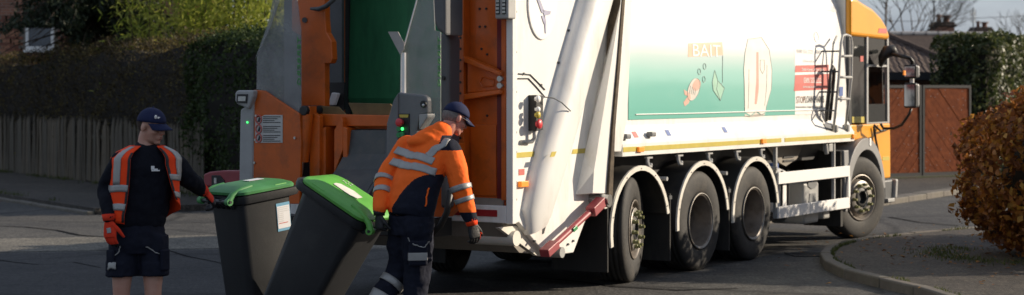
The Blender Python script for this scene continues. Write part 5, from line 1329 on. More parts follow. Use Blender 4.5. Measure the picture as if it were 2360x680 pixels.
for k in range(900):
    a = random.uniform(2.2, 5.2); rr = random.gauss(1.15, .14); gp_.append((6.02 + rr * math.cos(a) - .1, 20.3 + rr * math.sin(a), .09))
grass('verge_grass', gp_, .055, 'short grass along the corner kerb and under the brown hedge')
gp_ = []
for k in range(2600):
    s_ = random.uniform(-5, 12); q = fpt(s_, random.gauss(.1, .1) if k % 3 else KW + random.gauss(-.08, .05), .1)
    if fnoise(q, .9) > -.05: gp_.append(tuple(q))
grass('kerb_weeds', gp_, .10, 'low weeds along the fence foot and the far kerb')
M['litter'] = leafmat('fallen_leaves', [(.10, .035, .012), (.22, .09, .02), (.30, .16, .03)], .7, .2)
Ps = []
for k in range(260):
    q = Vector((random.gauss(5.0, .9), random.gauss(20.6, 1.6), .098))
    Ps.append(tuple(q))
for k in range(120):
    s_ = random.uniform(-4, 10); q = fpt(s_, KW + .2 + abs(random.gauss(0, .15)), .012); Ps.append(tuple(q))
fl_ = link('fallen_leaves', leaf_mesh('fallen_leaves', Ps, [(0, 0, 1)] * len(Ps), (.04, .08), .6, .15, .1), 'litter')
tag(fl_, 'scattered brown fallen leaves on the pavement and by the kerb', 'leaves', kind='stuff')
# ================================================================= WHEELED BINS
M['bin_black'] = mat('dark_grey_bin_plastic', (.020, .021, .023), .42, var=.2, scale=4, dirt=(.06, .06, .055), dscale=3, damt=.45, bump=.05, bscale=90)
M['bin_lid'] = mat('green_lid_plastic', (.12, .40, .065), .4, var=.12, scale=4, dirt=(.06, .20, .045), dscale=6, damt=.4)
M['bin_lid_shaded'] = mat('shaded_green_lid_plastic', (.06, .24, .07), .5, var=.2, scale=4, dirt=(.12, .26, .16), dscale=5, damt=.45)  # green darkened to stand for the shade on the upright bin's lid
M['paper'] = mat('white_paper', (.72, .72, .74), .7, var=.06)
M['paper_torn'] = mat('torn_white_paper', (.66, .64, .58), .7, var=.2, scale=14)
M['label_blue'] = mat('blue_label', (.16, .38, .55), .5, var=.1)
def rrect(x0, x1, w_, z, r=.06, n=4, zf=None):
    """rounded rectangle ring in the bin's own frame; zf gives a different height at the front edge"""
    pts = []
    for cx_, cy_, a0_ in ((x1 - r, w_ / 2 - r, 0), (x0 + r, w_ / 2 - r, 90), (x0 + r, -w_ / 2 + r, 180), (x1 - r, -w_ / 2 + r, 270)):
        for k in range(n + 1):
            a = R(a0_ + 90 * k / n); x = cx_ + r * math.cos(a)
            zz = z if zf is None else zf + (z - zf) * (x - x0) / (x1 - x0)
            pts.append(Vector((x, cy_ + r * math.sin(a), zz)))
    return pts
def wheeled_bin(d, w_, h_, hx_angle, tilt, ear_local, ear_px, label, torn):
    mrot = Matrix.Rotation(hx_angle, 4, 'Z') @ Matrix.Rotation(tilt, 4, 'Y')
    q = mrot @ Vector(ear_local)
    Y = (CH - (q.z + .1)) * FPX / (ear_px[1] - YH); tgt = at(ear_px[0], ear_px[1], Y)
    root = empty('wheeled_bin', (tgt.x - q.x, tgt.y - q.y, .1)); root.rotation_euler = mrot.to_euler()
    xb = .07; xf = xb - d                      # back and front at the rim
    rs = [rrect(xf + .14, xb - .045, w_ - .11, -.06, .05), rrect(xf + .13, xb - .04, w_ - .10, -.04, .055), rrect(xf + .085, xb - .02, w_ - .075, h_ * .45, .06), rrect(xf + .04, xb - .005, w_ - .045, h_ - .12, .065), rrect(xf + .035, xb - .003, w_ - .04, h_ - .075, .065)]
    body = obj('bin_body', B().rings(rs), 'bin_black', root, smooth=True)
    # rim flange
    rf_ = [rrect(xf + .03, xb - .002, w_ - .035, h_ - .08, .065), rrect(xf - .04, xb + .012, w_ + .02, h_ - .07, .085), rrect(xf - .05, xb + .014, w_ + .03, h_ - .045, .085), rrect(xf - .05, xb + .014, w_ + .03, h_ - .008, .085), rrect(xf + .01, xb - .01, w_ - .02, h_, .07)]
    obj('rim', B().rings(rf_), 'bin_black', root, smooth=True)
    # lid
    lr = [rrect(xf - .002, xb + .02, w_ + .03, h_ + .004, .085, zf=h_ - .0), rrect(xf - .006, xb + .024, w_ + .036, h_ + .026, .088, zf=h_ + .018), rrect(xf + .006, xb + .01, w_ + .01, h_ + .042, .085, zf=h_ + .034), rrect(xf + .015, xb - .015, w_ - .05, h_ + .050, .08, zf=h_ + .040),
          rrect(xf + .05, xb - .05, w_ - .11, h_ + .064, .08, zf=h_ + .056), rrect(xf + .09, xb - .10, w_ - .18, h_ + .073, .07, zf=h_ + .066), rrect(xf + .14, xb - .18, w_ - .26, h_ + .076, .06, zf=h_ + .070)]
    lid = obj('lid', B().rings(lr), 'bin_lid' if torn else 'bin_lid_shaded', root, smooth=True)
    for sgn in (-1, 1):
        y0 = sgn * (w_ / 2 - .05)
        o = B().tube([(xb - .15, y0, h_ + .058), (xb - .05, y0, h_ + .045), (xb + .045, y0, h_ + .012), (xb + .085, y0, h_ - .03)], [.016, .024, .026, .028], 10)
        o.tube([(xb + .085, y0 - .022, h_ - .035), (xb + .085, y0 + .022, h_ - .035)], .030, 12)
        obj('hinge_arm', o, 'bin_lid' if torn else 'bin_lid_shaded', lid, smooth=True)
        obj('hinge_pin', B().tube([(xb + .085, y0 - .03, h_ - .035), (xb + .085, y0 + .03, h_ - .035)], .012, 8), 'black', lid)
        obj('handle_lug', B().prism([(xb - .02, y0 - sgn * .10 - .012, h_ - .10), (xb + .03, y0 - sgn * .10 - .012, h_ - .10), (xb + .10, y0 - sgn * .10 - .012, h_ - .05), (xb + .10, y0 - sgn * .10 - .012, h_ - .015), (xb - .02, y0 - sgn * .10 - .012, h_ - .015)], (0, .024, 0)), 'bin_black', root)
    obj('handle', B().tube([(xb + .085, -w_ / 2 + .07, h_ - .035), (xb + .085, w_ / 2 - .07, h_ - .035)], .017, 10), 'bin_black', root, smooth=True)
    for k in range(5): 
        y_ = (k - 2) * w_ * .14; obj('handle_rib', B().prism([(xb - .01, y_ - .006, h_ - .11), (xb + .02, y_ - .006, h_ - .11), (xb + .07, y_ - .006, h_ - .045), (xb - .01, y_ - .006, h_ - .03)], (0, .012, 0)), 'bin_black', root)
    # shallow grip moulding on the lid front and side ledge
    for sgn in (-1, 1): obj('lid_ledge', B().box(xf + .10, xf + .22, sgn * (w_ / 2 - .005) - .012, sgn * (w_ / 2 - .005) + .012, h_ + .025, h_ + .042), 'bin_lid', lid, bevel=.008)
    # axle and wheels
    obj('axle', B().tube([(0, -w_ / 2 + .02, 0), (0, w_ / 2 - .02, 0)], .012, 8), 'metal', root)
    for sgn in (-1, 1):
        wt = B().lathe([(-.022, .02), (-.025, .075), (-.02, .095), (-.012, .10), (.012, .10), (.02, .095), (.025, .075), (.022, .02)], 28)
        for v in wt.bm.verts: v.co.y += sgn * (w_ / 2 - .02)
        wl_ = obj('wheel', wt, 'rubber', root, smooth=True)
        wt = B().tube([(0, sgn * (w_ / 2 - .02) - .027, 0), (0, sgn * (w_ / 2 - .02) + .027, 0)], .055, 16); obj('hub', wt, 'bin_black', wl_, smooth=True)
    # paper on the lid
    def on_lid(u_, v_, e=.004):
        x = xf + .14 + (d - .32) * u_; y = (v_ - .5) * (w_ - .27); zt = h_ + .070 + .006 * u_
        return Vector((x, y, zt + e))
    if torn:
        ps = [on_lid(.18, .10), on_lid(.75, .05), on_lid(.95, .16), on_lid(.93, .52), on_lid(.60, .60), on_lid(.22, .48), on_lid(.15, .3)]
        obj('torn_sticker', B().prism(ps, (0, 0, .002)), 'paper_torn', lid)
        for k in range(7):
            u_, v_ = random.uniform(.0, .5), random.uniform(.75, 1.15); s_ = random.uniform(.01, .05)
            obj('sticker_scrap', B().prism([on_lid(u_, v_, .003), on_lid(u_ + s_, v_ + s_ * .4, .003), on_lid(u_ + s_ * .7, v_ + s_ * 1.6, .003), on_lid(u_ - s_ * .3, v_ + s_, .003)], (0, 0, .003)), 'paper_torn', lid)
    else:
        ps = [on_lid(.15, .28), on_lid(.75, .25), on_lid(.77, .72), on_lid(.17, .75)]
        obj('paper_sheet', B().prism(ps, (0, 0, .002)), 'paper', lid)
        for k in range(8):
            u_ = random.uniform(.55, 1.0); v_ = random.uniform(.85, 1.12); s_ = random.uniform(.02, .06)
            M.setdefault('scuff', mat('pale_scuff', (.16, .30, .19), .6, var=.3))
            obj('scuff_mark', B().prism([on_lid(u_, v_, .002), on_lid(u_ + s_ * .5, v_ + s_ * .1, .002), on_lid(u_ + s_ * .5, v_ + s_ * .5, .002), on_lid(u_, v_ + s_ * .4, .002)], (0, 0, .0015)), 'scuff', lid)
    tag(root, label, 'bin', 'wheeled bins behind the truck')
    return root, body, (xf, xb, w_, h_)
bin1, b1body, D1 = wheeled_bin(.56, .48, 1.00, R(180 + 44), R(7), (.155, .185, .965), (526, 466), 'upright dark grey bin with green lid and blue edged label, held by left worker', False)
bin2, b2body, D2 = wheeled_bin(.62, .54, .985, R(-24), R(30), (.155, -.22, .95), (853, 533), 'tilted dark grey bin with torn sticker on its bright green lid', True)
# information label on the near side of the upright bin
xf, xb, w_, h_ = D1
def on_side(u_, z_, e=.004):
    # the long side at +y narrows towards the bottom
    t = (z_ - h_ * .45) / (h_ - .12 - h_ * .45); hw = (w_ - .075 + (.03) * t) / 2
    return Vector((xb - u_, hw + e, z_))
lb = obj('label', B().face([on_side(.35, .65), on_side(.485, .65), on_side(.485, .88), on_side(.35, .88)]), 'label_blue', bin1)
obj('label_paper', B().face([on_side(.355, .672, .006), on_side(.48, .672, .006), on_side(.48, .855, .006), on_side(.355, .855, .006)]), 'paper', lb)
for k in range(9):
    z_ = .84 - k * .016; ln = (.11, .10, .11, .05, .05, .05, .05, .05, .09)[k]
    obj('label_text_line', B().face([on_side(.365, z_, .008), on_side(.365 + ln, z_, .008), on_side(.365 + ln, z_ + .006, .008), on_side(.365, z_ + .006, .008)]), 'red_mark' if k == 8 else 'faint', lb)
# ================================================================= PEOPLE
from mathutils.bvhtree import BVHTree
M['skin'] = mat('skin', (.52, .29, .21), .5, var=.12, scale=9, col2=(.46, .22, .155)); M['skin_red'] = mat('ruddy_skin', (.55, .26, .19), .5, var=.15, scale=9, col2=(.48, .19, .14))
M['navy'] = mat('navy_fabric', (.012, .014, .026), .85, var=.3, scale=20, bump=.25, bscale=14, spec=.2); M['navy_cap'] = mat('navy_cap_fabric', (.016, .022, .065), .8, var=.2, scale=20, spec=.2)
M['navy_knit'] = mat('dark_navy_knit', (.010, .011, .017), .9, var=.3, scale=20, bump=.3, bscale=12, spec=.15)
M['hivis'] = mat('fluorescent_orange', (1.0, .155, .018), .8, var=.10, scale=5, bump=.3, bscale=12, spec=.2); M['hivis_red'] = mat('fluorescent_red_orange', (.98, .07, .012), .75, var=.10, scale=5, bump=.25, bscale=12, spec=.2)
M['tape'] = mat('silver_reflective_tape', (.36, .35, .33), .45, metal=.25, var=.15, scale=14)
M['glove_red'] = mat('red_knit_glove', (.75, .05, .02), .85, var=.15, scale=30, spec=.2); M['glove_black'] = mat('black_rubber_glove', (.014, .014, .015), .6, var=.3, scale=20, bump=.2)
M['hair'] = mat('short_brown_hair', (.05, .032, .02), .8, var=.4, scale=60, bump=.5, bscale=200); M['hair_grey'] = mat('short_grey_hair', (.25, .22, .20), .8, var=.4, scale=60, bump=.5, bscale=200)
M['lip'] = mat('lips', (.34, .13, .11), .5, var=.1); M['eye'] = mat('eye', (.05, .04, .035), .25, var=.1); M['boot'] = mat('black_boot', (.02, .019, .018), .5, var=.3)
M['stubble'] = mat('stubble', (.27, .15, .10), .7, var=.3, scale=60)

def smoothpath(pts, rad, k=5):
    pts = [Vector(p) for p in pts]; n = len(pts); P, Q = [], []
    for i in range(n - 1):
        p0, p1, p2, p3 = pts[max(i - 1, 0)], pts[i], pts[i + 1], pts[min(i + 2, n - 1)]
        for j in range(k):
            t = j / k; t2, t3 = t * t, t ** 3
            P.append(.5 * ((2 * p1) + (p2 - p0) * t + (2 * p0 - 5 * p1 + 4 * p2 - p3) * t2 + (3 * p1 - p0 - 3 * p2 + p3) * t3)); Q.append(rad[i] + (rad[i + 1] - rad[i]) * (t * t * (3 - 2 * t)))
    P.append(pts[-1]); Q.append(rad[-1]); return P, Q
def limb(b, pts, rad, n=14, k=5):
    P, Q = smoothpath(pts, rad, k); b.tube(P, Q, n)
    b.ball(P[0], Q[0] * .98, 8); b.ball(P[-1], Q[-1] * .98, 8); return b
def ringset(rows, seg=28):
    """rows of (centre, half-width vector, half-depth vector)"""
    out = []
    for c, a, d in rows:
        out.append([Vector(c) + Vector(a) * math.copysign(abs(math.cos(t)) ** .85, math.cos(t)) + Vector(d) * math.copysign(abs(math.sin(t)) ** .85, math.sin(t)) for t in (2 * math.pi * k / seg for k in range(seg))])
    return out
def dense(rows, k=5):
    o = []
    for (c0, a0_, d0), (c1, a1_, d1) in zip(rows, rows[1:]):
        for j in range(k):
            t = j / k; o.append((Vector(c0).lerp(Vector(c1), t), Vector(a0_).lerp(Vector(a1_), t), Vector(d0).lerp(Vector(d1), t)))
    o.append(tuple(Vector(q) for q in rows[-1])); return o
def union(name, b, m, parent, voxel=.009, it=4, disp=0, dscale=.12):
    me = b.mesh(name); o = bpy.data.objects.new(name, me); COL.objects.link(o)
    r = o.modifiers.new('r', 'REMESH'); r.mode = 'VOXEL'; r.voxel_size = voxel
    s_ = o.modifiers.new('s', 'SMOOTH'); s_.factor = .5; s_.iterations = it
    if disp:
        tx = bpy.data.textures.new(name + '_folds', 'CLOUDS'); tx.noise_scale = dscale; tx.noise_depth = 2
        d_ = o.modifiers.new('d', 'DISPLACE'); d_.texture = tx; d_.strength = disp; d_.mid_level = .5; d_.texture_coords = 'LOCAL'
    dg = bpy.context.evaluated_depsgraph_get(); dg.update()
    nm = bpy.data.meshes.new_from_object(o.evaluated_get(dg)); bpy.data.objects.remove(o)
    nm.materials.clear(); nm.name = name
    return link(name, nm, m, parent, smooth='all')
def paint(o, mats, fn):
    """give each face of a garment its own cloth: fn(centre, normal) -> index into mats"""
    for m_ in mats: o.data.materials.append(M[m_])
    for p in o.data.polygons: p.material_index = fn(p.center, p.normal)
def tree_of(o): 
    me = o.data; return BVHTree.FromPolygons([v.co.copy() for v in me.vertices], [tuple(p.vertices) for p in me.polygons])
def ribbon(name, tree, pts, width, m, parent, off=.005, n=26, side=None):
    """a strip laid on a surface along a line of points"""
    P, _ = smoothpath(pts, [0] * len(pts), max(2, n // (len(pts) - 1)))
    rows = []
    for i, p in enumerate(P):
        loc, nr, *_ = tree.find_nearest(p)
        d = (P[min(i + 1, len(P) - 1)] - P[max(i - 1, 0)]).normalized(); s_ = d.cross(nr).normalized() if side is None else Vector(side)
        row = []
        for j in range(5):
            q = loc + s_ * width * (j / 4 - .5); l2, n2, *_ = tree.find_nearest(q); row.append(l2 + n2 * off)
        rows.append(row)
    b = B(); vs = [[b.bm.verts.new(q) for q in r] for r in rows]
    for a, c in zip(vs, vs[1:]):
        for j in range(4): b.bm.faces.new((a[j], a[j + 1], c[j + 1], c[j]))
    me = b.mesh(name); o = link(name, me, m, parent, smooth='all'); md = o.modifiers.new('t', 'SOLIDIFY'); md.thickness = .003; md.offset = 0
    return o
def band(name, pts, rad, t0, t1, m, parent, extra=.006, n=16):
    """tape wound round a limb between two stations of its path"""
    P, Q = smoothpath(pts, rad, 10); i0, i1 = int(t0 * (len(P) - 1)), max(int(t0 * (len(P) - 1)) + 1, int(t1 * (len(P) - 1)))
    b = B(); b.tube(P[i0:i1 + 1], [q + extra for q in Q[i0:i1 + 1]], n, cap=False); o = obj(name, b, m, parent, smooth='all')
    md = o.modifiers.new('t', 'SOLIDIFY'); md.thickness = .004; return o
def hand(name, wrist, D, N, S, m_back, m_palm, parent, curl=25, size=1.0, thumb_curl=20, spread=.0, knuckle=.145):
    D = Vector(D).normalized(); N = Vector(N); N = (N - D * N.dot(D)).normalized(); S_ = Vector(S); S_ = (S_ - D * S_.dot(D) - N * S_.dot(N)).normalized(); wv = Vector(wrist); k = size
    b = B()
    rows = [(wv - D * .03 * k, S_ * .030 * k, N * .022 * k), (wv, S_ * .031 * k, N * .022 * k), (wv + D * .04 * k, S_ * .041 * k, N * .019 * k), (wv + D * .08 * k, S_ * .045 * k, N * .017 * k), (wv + D * .10 * k, S_ * .042 * k, N * .014 * k)]
    b.rings(ringset(rows, 16))
    for f_, (sx, ln, r_, c_) in enumerate(((.031, .074, .0100, 1.0), (.0105, .083, .0104, 1.05), (-.0105, .077, .0100, 1.12), (-.030, .060, .0088, 1.2))):
        p = wv + D * .088 * k + S_ * sx * k; d = (D + S_ * spread * (1.5 - f_)).normalized(); pts = [p - D * .03 * k, p]; rr = [r_ * k * 1.05, r_ * k * 1.08]
        for q, fr in enumerate((.45, .32, .26)):
            a = R(curl * c_ * (.8, 1.0, .7)[q]); ax = S_; d = Matrix.Rotation(a, 3, d.cross(-N).normalized() if abs(d.dot(N)) < .98 else S_) @ d
            p = p + d * ln * fr * k; pts.append(p); rr.append(r_ * k * (1.0, .93, .80)[q])
        limb(b, pts, rr, 8, 3)
    p = wv + D * .028 * k + S_ * .030 * k; d = (S_ * .62 + D * .75 - N * .25).normalized()
    p1 = p + d * .042 * k; d2 = (d + (-S_ * .2 + D * .3 - N * .35) * (thumb_curl / 30)).normalized(); p2 = p1 + d2 * .030 * k; p3 = p2 + (d2 - N * .2).normalized() * .024 * k
    limb(b, [p - d * .01, p1, p2, p3], [.017 * k, .0135 * k, .0115 * k, .0095 * k], 8, 3)
    o = union(name, b, None, parent, .0042, 2)
    paint(o, [m_back, m_palm], lambda c, n_: 0 if (n_.dot(N) > -.05 and (c - wv).dot(D) < knuckle * k) else 1)
    return o
def head(parent, name, C, F, U, skin, neck_to, neck_r=.056, ssc=1.0):
    F = Vector(F).normalized(); U = Vector(U); U = (U - F * U.dot(F)).normalized(); L_ = U.cross(F); C = Vector(C)
    mm = Matrix((F, L_, U)).transposed().to_4x4()
    H = lambda x, y, z: C + (F * x + L_ * y + U * z) * ssc
    b = B()
    def bl(x, y, z, r): b.ball(H(x, y, z), Vector(r) * ssc, 12, mm)
    bl(-.012, 0, .03, (.098, .077, .088)); bl(.028, 0, -.03, (.062, .064, .085)); bl(.022, 0, -.078, (.060, .054, .042)); bl(.066, 0, -.103, (.021, .027, .019))
    bl(.078, 0, -.068, (.020, .030, .022))
    limb(b, [H(.084, 0, .012), H(.098, 0, -.010), H(.110, 0, -.032)], [.010 * ssc, .011 * ssc, .0135 * ssc], 8, 3)
    for s_ in (-1, 1):
        bl(.096, s_ * .011, -.036, (.012, .009, .009)); bl(.058, s_ * .036, -.030, (.030, .026, .024)); bl(.076, s_ * .030, .024, (.016, .028, .010)); bl(-.008, s_ * .080, -.010, (.020, .010, .034))
        bl(-.003, s_ * .086, -.008, (.012, .006, .024))
    limb(b, [H(-.02, 0, -.05), H(-.03, 0, -.11), Vector(neck_to)], [neck_r, neck_r, neck_r * 1.15], 14, 4)
    return b, H, mm
def face_parts(body, H, mm, ssc, hair_m):
    for s_ in (-1, 1):
        obj('eye', B().ball(H(.0805, s_ * .031, .004), (.010 * ssc, .013 * ssc, .006 * ssc), 8, mm), 'eye', body, smooth='all')
        obj('eyebrow', B().tube([H(.088, s_ * .014, .024), H(.088, s_ * .032, .029), H(.078, s_ * .048, .022)], [.003, .005, .003], 6), hair_m, body)
    obj('upper_lip', B().tube([H(.082, -.024, -.071), H(.0975, 0, -.064), H(.082, .024, -.071)], [.003, .006, .003], 6), 'lip', body, smooth='all')
    obj('lower_lip', B().tube([H(.082, -.021, -.075), H(.0955, 0, -.076), H(.082, .021, -.075)], [.003, .007, .003], 6), 'lip', body, smooth='all')
def cap(parent, H, m, band_open=False, k=1.0):
    rs = []
    for i in range(9):
        e = R(i * 90 / 8.2); c, s_ = math.cos(e), math.sin(e)
        rs.append([H(-.008 + .110 * k * c * math.cos(t), .090 * k * c * math.sin(t), .030 + .098 * k * s_ - .022 * (1 - s_) * math.cos(t + math.pi) * -1 * .0 + (-.012 if math.cos(t) < 0 else .006) * (1 - s_) * abs(math.cos(t))) for t in (2 * math.pi * q / 28 for q in range(28))])
    b = B(); b.rings(rs, cap=False); b.face(rs[-1])
    cr_ = obj('cap', b, m, parent, smooth='all'); md = cr_.modifiers.new('t', 'SOLIDIFY'); md.thickness = .004
    # brim
    rows = []
    for j in range(6):
        r_ = j / 5; row = []
        for q in range(13):
            a = R(-68 + 136 * q / 12); ca, sa = math.cos(a), math.sin(a)
            row.append(H(-.008 + .108 * k * ca + .078 * r_ * max(0, ca) ** .6, .089 * k * sa * (1 - .06 * r_), .034 - .012 * r_ * ca - .034 * (sa * sa) * (.3 + .7 * r_) - .016 * r_))
        rows.append(row)
    b = B(); b.rings(rows, cap=False, close=False); br_ = obj('cap_brim', b, m, cr_, smooth='all'); md = br_.modifiers.new('t', 'SOLIDIFY'); md.thickness = .005
    obj('cap_button', B().ball(H(-.008, 0, .130), .008, 6), m, cr_, smooth='all')
    return cr_

# ---------------------------------------------------------------- left-hand worker
PY1 = 12.7; PX1 = (329 - CX) / FPX * PY1
w1 = empty('person', (PX1, PY1, 0)); tag(w1, 'worker in navy sweatshirt and shorts with open orange vest, hand on upright bin', 'person', 'refuse workers')
a1 = Vector((.866, .5, 0)); f1 = Vector((.5, -.866, 0))
Rs, Re, Rw = Vector((-.130, -.085, 1.45)), Vector((-.238, -.03, 1.25)), Vector((-.192, -.20, 1.065))
Ls, Le, Lw = Vector((.175, .085, 1.455)), Vector((.290, .19, 1.30)), Vector((.345, .36, 1.215))
hd1 = Vector((.062, 0, 1.682))
b, H1, mm1 = head(w1, 'body', hd1, (.86, -.47, -.17), (0, 0, 1), 'skin', (.025, .01, 1.50), .058)
tor = lambda z, a_, d_, x=0, y=0: (Vector((x, y, z)), a1 * a_, f1 * d_)
b.rings(ringset([tor(.86, .13, .09, -.03), tor(1.0, .165, .11, -.03), tor(1.2, .165, .11), tor(1.4, .19, .11, .02), tor(1.5, .12, .08, .03)]))
limb(b, [Rs, Re, Rw], [.052, .042, .030]); limb(b, [Ls, Le, Lw], [.052, .042, .030])
Rh, Rk, Ra = Vector((-.125, -.03, .90)), Vector((-.140, -.045, .50)), Vector((-.150, .02, .09))
Lh, Lk, La = Vector((.065, .03, .90)), Vector((.072, .0, .50)), Vector((.105, .05, .09))
limb(b, [Rh, (Rh + Rk) / 2, Rk, Rk + Vector((0, .03, -.14)), Ra], [.085, .075, .058, .060, .040]); limb(b, [Lh, (Lh + Lk) / 2, Lk, Lk + Vector((0, .03, -.14)), La], [.085, .075, .058, .060, .040])
body1 = union('body', b, 'skin', w1, .0062, 3)
face_parts(body1, H1, mm1, 1, 'hair')
bb = B()      # close-cropped hair above the ears and beard shadow
bb.ball(H1(-.036, 0, .016), (.080, .0795, .075), 12, mm1); obj('hair', bb, 'hair', body1, smooth='all')
c1 = cap(w1, H1, 'navy_cap')
for k, (u_, v_) in enumerate(((-.02, .0), (.006, .0), (.018, .0), (.03, .0))):
    y0 = -.040 + u_ * 1.0; q = H1(.078 - abs(y0) * .10, y0 , .080)
    obj('cap_logo', B().ball(H1(.0835 - (y0 + .03) ** 2 * 3 - .004, y0 - .004, .078 - (0 if k == 0 else .006)), (.0065, .012 if k == 0 else .008, .015 if k == 0 else .008), 6, mm1), 'white_print', c1)
# sweatshirt
rows = [tor(.985, .172, .122, -.03), tor(1.02, .192, .138, -.03), tor(1.07, .200, .142, -.025), tor(1.15, .196, .138, -.01), tor(1.27, .200, .140, .005), tor(1.38, .212, .140, .018), tor(1.46, .204, .122, .024), tor(1.505, .168, .100, .027), tor(1.54, .092, .082, .028), (Vector((.034, .004, 1.562)), a1 * .070, f1 * .068 + Vector((0, 0, -.022)))]
b = B(); b.rings(ringset(dense(rows, 3)))
rA, rAr = [Rs, Rs.lerp(Re, .5), Re, Re.lerp(Rw, .5), Rw], [.068, .078, .070, .062, .048]
lA, lAr = [Ls, Ls.lerp(Le, .5), Le, Le.lerp(Lw, .5), Lw], [.068, .076, .070, .062, .048]
limb(b, rA, rAr); limb(b, lA, lAr)
sw1 = union('sweatshirt', b, 'navy_knit', w1, .009, 4, .026, .09)
t1 = tree_of(sw1)
for dx, wd_, hh in ((-.026, .024, .026), (.004, .02, .015), (.026, .02, .015), (.01, .06, .008)):
    p = Vector((.165 + dx, -.2, 1.405 - (.014 if hh < .01 else 0))); loc, nr, *_ = t1.find_nearest(p)
    u_ = a1.copy(); obj('chest_logo', B().prism([loc + nr * .004 + u_ * sx * wd_ / 2 + Vector((0, 0, sz * hh / 2)) for sx, sz in ((-1, -1), (1, -1), (1, 1), (-1, 1))], nr * .002), 'white_print', sw1)
# open vest: a sheet round the chest, open at the front
def vest_pt(th, z, e=0.0):
    """th: -1 at the right front edge, 0 at the back, +1 at the left front edge"""
    r0 = [(z_[0].z, z_[1].length, z_[2].length, z_[0].x) for z_ in rows]
    for (za, aa, da, xa), (zb_, ab_, db, xb_) in zip(r0, r0[1:]):
        if za <= z <= zb_ or (zb_ == r0[-1][0]):
            t = (z - za) / (zb_ - za); t = max(0, min(1, t)); aa, da, xa = aa + (ab_ - aa) * t, da + (db - da) * t, xa + (xb_ - xa) * t; break
    dn = (1.56 - z) / .55
    op = R(36 + 2 * dn) if th < 0 else R(14 + 12 * dn)
    ang = th * (math.pi - op)
    ca, sa = math.cos(ang), math.sin(ang)        # 0 = back
    ex = .028 + e + .012 * dn + .012 * max(0, 1 - abs(z - 1.47) / .08)
    p = Vector((xa, 0, z)) + a1 * ((aa + ex) * math.copysign(abs(sa) ** .85, sa)) - f1 * ((da + ex) * math.copysign(abs(ca) ** .85, ca))
    if th > .5:
        k = (th - .5) / .5; fl = max(0, (1.42 - z) / .3) ** 1.2; p += (a1 * .9 + f1 * .25) * (.10 * fl * k ** 1.3)
        p.z += .02 * k * fl
    if th < -.5:
        k = (-th - .5) / .5; p += f1 * (.012 * k * dn)
    return p + Vector((0, 0, .008 * math.sin(ang * 5) * dn))
def vest_sheet(name, t0, t1_, z0, z1, m, parent, e=0.0, nt_=60, nz_=26, zbot=None):
    rs = []
    for i in range(nz_ + 1):
        row = []
        for j in range(nt_ + 1):
            th = t0 + (t1_ - t0) * j / nt_; zb_ = z0 if zbot is None else zbot(th); row.append(vest_pt(th, zb_ + (z1 - zb_) * i / nz_, e))
        rs.append(row)
    o = obj(name, B().rings(rs, cap=False, close=False), m, parent, smooth='all'); md = o.modifiers.new('t', 'SOLIDIFY'); md.thickness = .005; md.offset = 0; return o
zbot = lambda th: 1.01 + (.13 * max(0, (th - .35) / .65) if th > .35 else 0)
vest = vest_sheet('vest', -1, 1, 1.0, 1.545, 'hivis_red', w1, 0, zbot=zbot)
for z_ in (1.255, 1.125): vest_sheet('reflective_band', -.99, .2, z_ - .024, z_ + .024, 'tape', vest, .006, 40, 3); vest_sheet('reflective_band', .2, .99, z_ + .045, z_ + .09, 'tape', vest, .006, 40, 3)
vest_sheet('reflective_strap', -.86, -.72, 1.28, 1.54, 'tape', vest, .006, 6, 10); vest_sheet('reflective_strap', .70, .86, 1.33, 1.54, 'tape', vest, .006, 6, 10)
vest_sheet('vest_edging', -1.0, -.965, 1.02, 1.50, 'glove_black', vest, .004, 2, 20); vest_sheet('vest_edging', .965, 1.0, 1.15, 1.53, 'glove_black', vest, .004, 2, 20)
# shorts
b = B()
hp_ = lambda z, a_, d_, x: (Vector((x, 0, z)), a1 * a_, f1 * d_)
b.rings(ringset([hp_(.80, .165, .115, -.03), hp_(.86, .185, .130, -.03), hp_(.95, .185, .130, -.03), hp_(1.04, .172, .120, -.03)]))
b.tube(*smoothpath([Rh + Vector((.005, 0, .02)), Rh.lerp(Rk, .4), Vector((-.142, -.045, .665))], [.108, .106, .104]), 20); b.tube(*smoothpath([Lh + Vector((0, 0, .02)), Lh.lerp(Lk, .4), Vector((.078, .0, .665))], [.108, .106, .104]), 20)
for c_, r_ in ((Vector((-.142, -.045, .640)), .106), (Vector((.078, 0, .640)), .106)): b.tube([c_ + Vector((0, 0, .1)), c_], [.104, r_], 20)
sh1 = union('shorts', b, 'navy', w1, .009, 2, .018, .08)
ts1 = tree_of(sh1)
ribbon('reflective_patch', ts1, [Vector((-.235, -.16, .72)), Vector((-.20, -.19, .72)), Vector((-.16, -.20, .72))], .045, 'tape', sh1, .012)
ribbon('pocket_piping', ts1, [Vector((-.225, -.12, .80)), Vector((-.17, -.18, .80)), Vector((-.145, -.19, .82)), Vector((-.135, -.19, .85))], .006, 'tape', sh1, .008)
ribbon('pocket_piping', ts1, [Vector((.09, -.19, .83)), Vector((.11, -.17, .81)), Vector((.16, -.12, .80))], .006, 'tape', sh1, .008)
obj('pocket', B().box(-.038, .038, -.016, .012, -.075, .075, Matrix.Translation((-.195, -.12, .755)) @ Matrix.Rotation(R(-38), 4, 'Z')), 'navy', sh1, bevel=.012)
obj('pocket', B().box(-.038, .038, -.016, .012, -.075, .075, Matrix.Translation((.165, -.065, .755)) @ Matrix.Rotation(R(52), 4, 'Z')), 'navy', sh1, bevel=.012)
